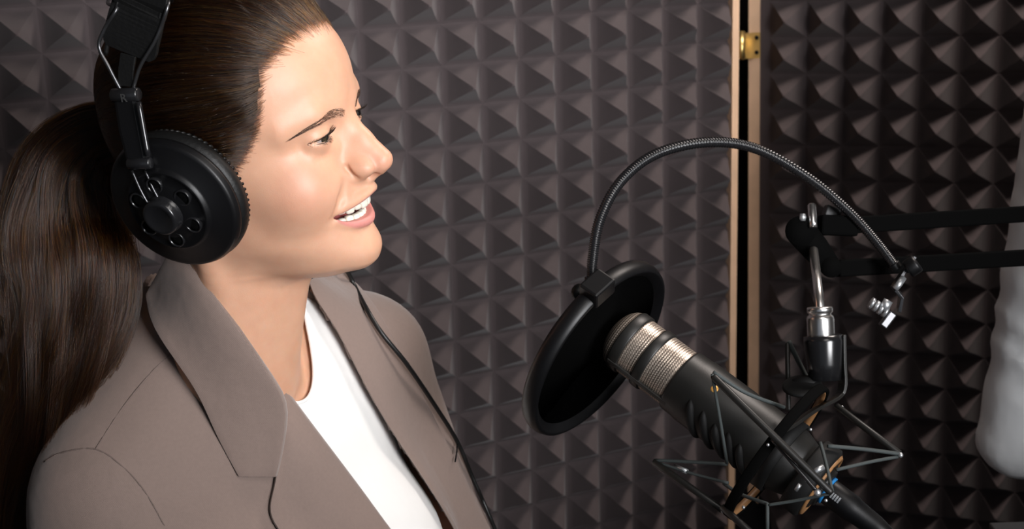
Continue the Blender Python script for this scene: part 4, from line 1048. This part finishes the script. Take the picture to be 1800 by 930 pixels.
for dz in (-.95, .95):
    q0, q1 = at(1407, 406, 114.8 + dz), at(1461, 470, 114.8 + dz)
    b.ribbon(np.array([q0, .5 * (q0 + q1), q1]), nrm(np.cross(q1 - q0, [0, 0, 1.0])), np.array([2.5, 2.3, 1.7]), .35)
    for q, r_ in ((q0, 1.25), (q1, .86)): b.lathe([(0, -.2), (r_, -.2), (r_, .2), (0, .2)], q, (0, 0, 1), 24)
b.build('joint_plate', M['matte'], ba)
b = MB(); b.ribbon(ats([(1440, 395, 114.8), (1505, 398, 115)]), np.array([0, 1.0, 0]), 1.7, 1.5); b.build('joint_sleeve', M['matte'], ba, False, .2)
b = MB(); b.box(at(1462, 374, 116), nrm([.9, -.3, .2]), nrm([.3, .9, 0]), np.array([0, 0, 1.0]), (.7, .5, .7)); b.build('joint_tab', M['plastic'], ba, False, .1)
b = MB(); b.tube(ats([(1427, 357, 114), (1427, 361, 114), (1429, 392, 113.6), (1429.5, 400, 113.5)]), np.array([.2, .36, .36, .36]), 16); b.build('spigot_tip', M['chrome'], ba)
b = MB(); b.lathe([(0, -.3), (.22, -.3), (.3, 0), (.22, .3), (0, .3)], at(1411, 382, 113.6), (0, 1, 0), 12); b.build('screw', M['alu'], ba)
b = MB(); b.tube(ats([(1430, 440, 113.2), (1436, 490, 109), (1442, 548, 104.4)]), .37, 18); b.build('spigot_rod', M['chrome'], ba)
ax_ = nrm(at(1444, 598, 104) - at(1441, 540, 104))
b = MB(); b.lathe([(.4, -.1), (.92, -.1), (.98, 0), (.98, .3), (.85, .38), (.85, .5), (1.0, .6), (1.04, .8), (1.04, 2.1), (.95, 2.35), (.7, 2.4)], at(1441, 542, 104), ax_, 40); b.build('thread_nut', M['chrome'], ba)

# ------------------------------------------------------------------ hinge across the gap
hg = empty('hinge', tuple(W(at(1316, 80, 186)).ravel())); 
hinge_p = at(1303, 80, 186)
b = MB(); b.tube(ats([(1303, 56, 186.2), (1303, 104, 186)]), .55, 16); b.build('knuckle', M['brass'], hg)
b = MB(); b.ribbon(ats([(1322, 58, 188.3), (1322, 103, 188.1)]), np.array([1.0, .1, -.3]), 2.2, .25); b.build('leaf_plate', M['brass'], hg, False)
for y in (66, 92):
    b = MB(); b.ball(at(1330, y, 187.6), .28, 10); b.build('screw', M['black'], hg)
tag(hg, 'small brass hinge joining the two foam walls near the top', 'hinge')

# ------------------------------------------------------------------ second person at the right edge: only the shirt sleeve shows
M['shirt_grey'] = mat('pale_shirt', (.84, .86, .87), .85, spec=.2, sheen=.2, extra=cloth)
M['skin_plain'] = mat('skin_plain', (.62, .38, .27), .45, sss=(.15, (1, .35, .2), .006))
M['trouser'] = mat('dark_cloth', (.03, .03, .035), .9)
g0 = at(1800, 620, 138)
def man_field(xs, ys, zs, part):
    x = xs[:, None, None]; y = ys[None, :, None]; z = zs[None, None, :]
    if part == 'shirt':
        d = ell(x, y, z, (25, 4, 4), (15, 11, 26)); d = smin(d, ell(x, y, z, (26, 4, -28), (14, 10, 18)), 6)
        d = smin(d, cone(x, y, z, (5.6, 3, 25), (.1, 0, -9.2), 5.6, 4.0), 3.5)
        d = smin(d, cone(x, y, z, (.1, 0, -9.2), (10, -10, -8.4), 4.0, 2.8), 1.2)
        d = smin(d, cone(x, y, z, (9, 3.5, 24), (25, 2.5, 29.5), 4.8, 5.6), 5); d = smin(d, cone(x, y, z, (41, 3.5, 24), (25, 2.5, 29.5), 4.8, 5.6), 5)
        d = smin(d, cone(x, y, z, (40, 3, 25), (48, 1, -3), 5.4, 4.2), 3.5); d = smin(d, cone(x, y, z, (48, 1, -3), (37, -13, -6.5), 4.2, 3.0), 1.2)
        d = d + .30 * np.sin(1.05 * (.5 * x + 1.25 * z) + 1.7 * np.sin(.35 * z + .5 * x)) * np.exp(-((x - 2) / 8) ** 2 - ((z + 1) / 14) ** 2)
        return d
    d = cone(x, y, z, (25, 2, 28), (25, 0, 37), 5.2, 5.0); d = smin(d, ell(x, y, z, (25, -1, 46), (7.4, 9.4, 11)), 2)
    d = smin(d, ell(x, y, z, (24.4, -10, 44.5), (1.2, 1.8, 2.2)), 1.2); d = smin(d, ell(x, y, z, (25, -6, 38.5), (4.2, 4, 3)), 2)
    d = smin(d, ell(x, y, z, (17.6, .5, 45), (.8, 1.6, 3)), .6); d = smin(d, ell(x, y, z, (32.4, .5, 45), (.8, 1.6, 3)), .6)
    d = smin(d, ell(x, y, z, (25, 4, 10), (12, 8, 22)), 4)
    return smin(d, cone(x, y, z, (10, -10, -8.4), (17, -15.5, -8.2), 2.4, 2.0), 1)
gx, gy, gz = np.arange(-7, 56, .8), np.arange(-18, 20, .8), np.arange(-48, 62, .8)
FR = np.eye(3); UPW = nrm(np.array([-.036, .963, -.267])); RTW = nrm(np.array([1.0, 0, 0]) - UPW * UPW[0]); BKW = np.cross(RTW, UPW); BKW = BKW if BKW[2] > 0 else -BKW
def GC(p): return g0 + p[:, 0:1] * RTW + p[:, 1:2] * BKW + p[:, 2:3] * UPW
v_, f_ = nets(gx, gy, gz, man_field(gx, gy, gz, 'body')); man = link_mesh('person', GC(v_), f_, M['skin_plain'])
tag(man, 'second person, only a pale grey shirt sleeve with bent elbow showing by the boom arm', 'person')
v_, f_ = nets(gx, gy, gz, man_field(gx, gy, gz, 'shirt')); o = link_mesh('shirt', GC(v_), f_, M['shirt_grey'], man); o['label'] = 'pale grey shirt with creased sleeve'
v_, f_ = nets(gx, gy, gz, ell(gx[:, None, None], gy[None, :, None], gz[None, None, :], (25, .8, 48.5), (8, 9.6, 10.2)) + 0 * gx[:, None, None]); k = v_[f_].mean(1); f_ = f_[(k[:, 2] > 48) | (k[:, 1] > 1)]
link_mesh('hair', GC(v_), f_, M['hair_cap'], man)

# ------------------------------------------------------------------ dark table corner at the bottom right
M['table'] = mat('dark_laminate', (.035, .033, .034), .45, noise=(40, .15))
tb0 = at(1738, 918, 128); rt = RTW; bk = BKW
tb = empty('table', tuple(W(tb0).ravel())); tag(tb, 'dark table, only its corner showing below the pale shirt sleeve', 'table')
b = MB(); b.box(tb0 + rt * 40 - UPW * 1.3 - bk * 30, rt, bk, UPW, (40, 30, 1.3)); b.build('table_top', M['table'], tb, False, .15)
zt_ = W(tb0).ravel()[2]
for sx in (4, 76):
    for sy in (-4, -56):
        p = tb0 + rt * sx + bk * sy - UPW * 2.6; q = p - UPW * ((zt_ - .026) * 100)
        b = MB(); b.tube(np.array([p, q]), 2.0, 12); b.build('leg', M['table'], tb)
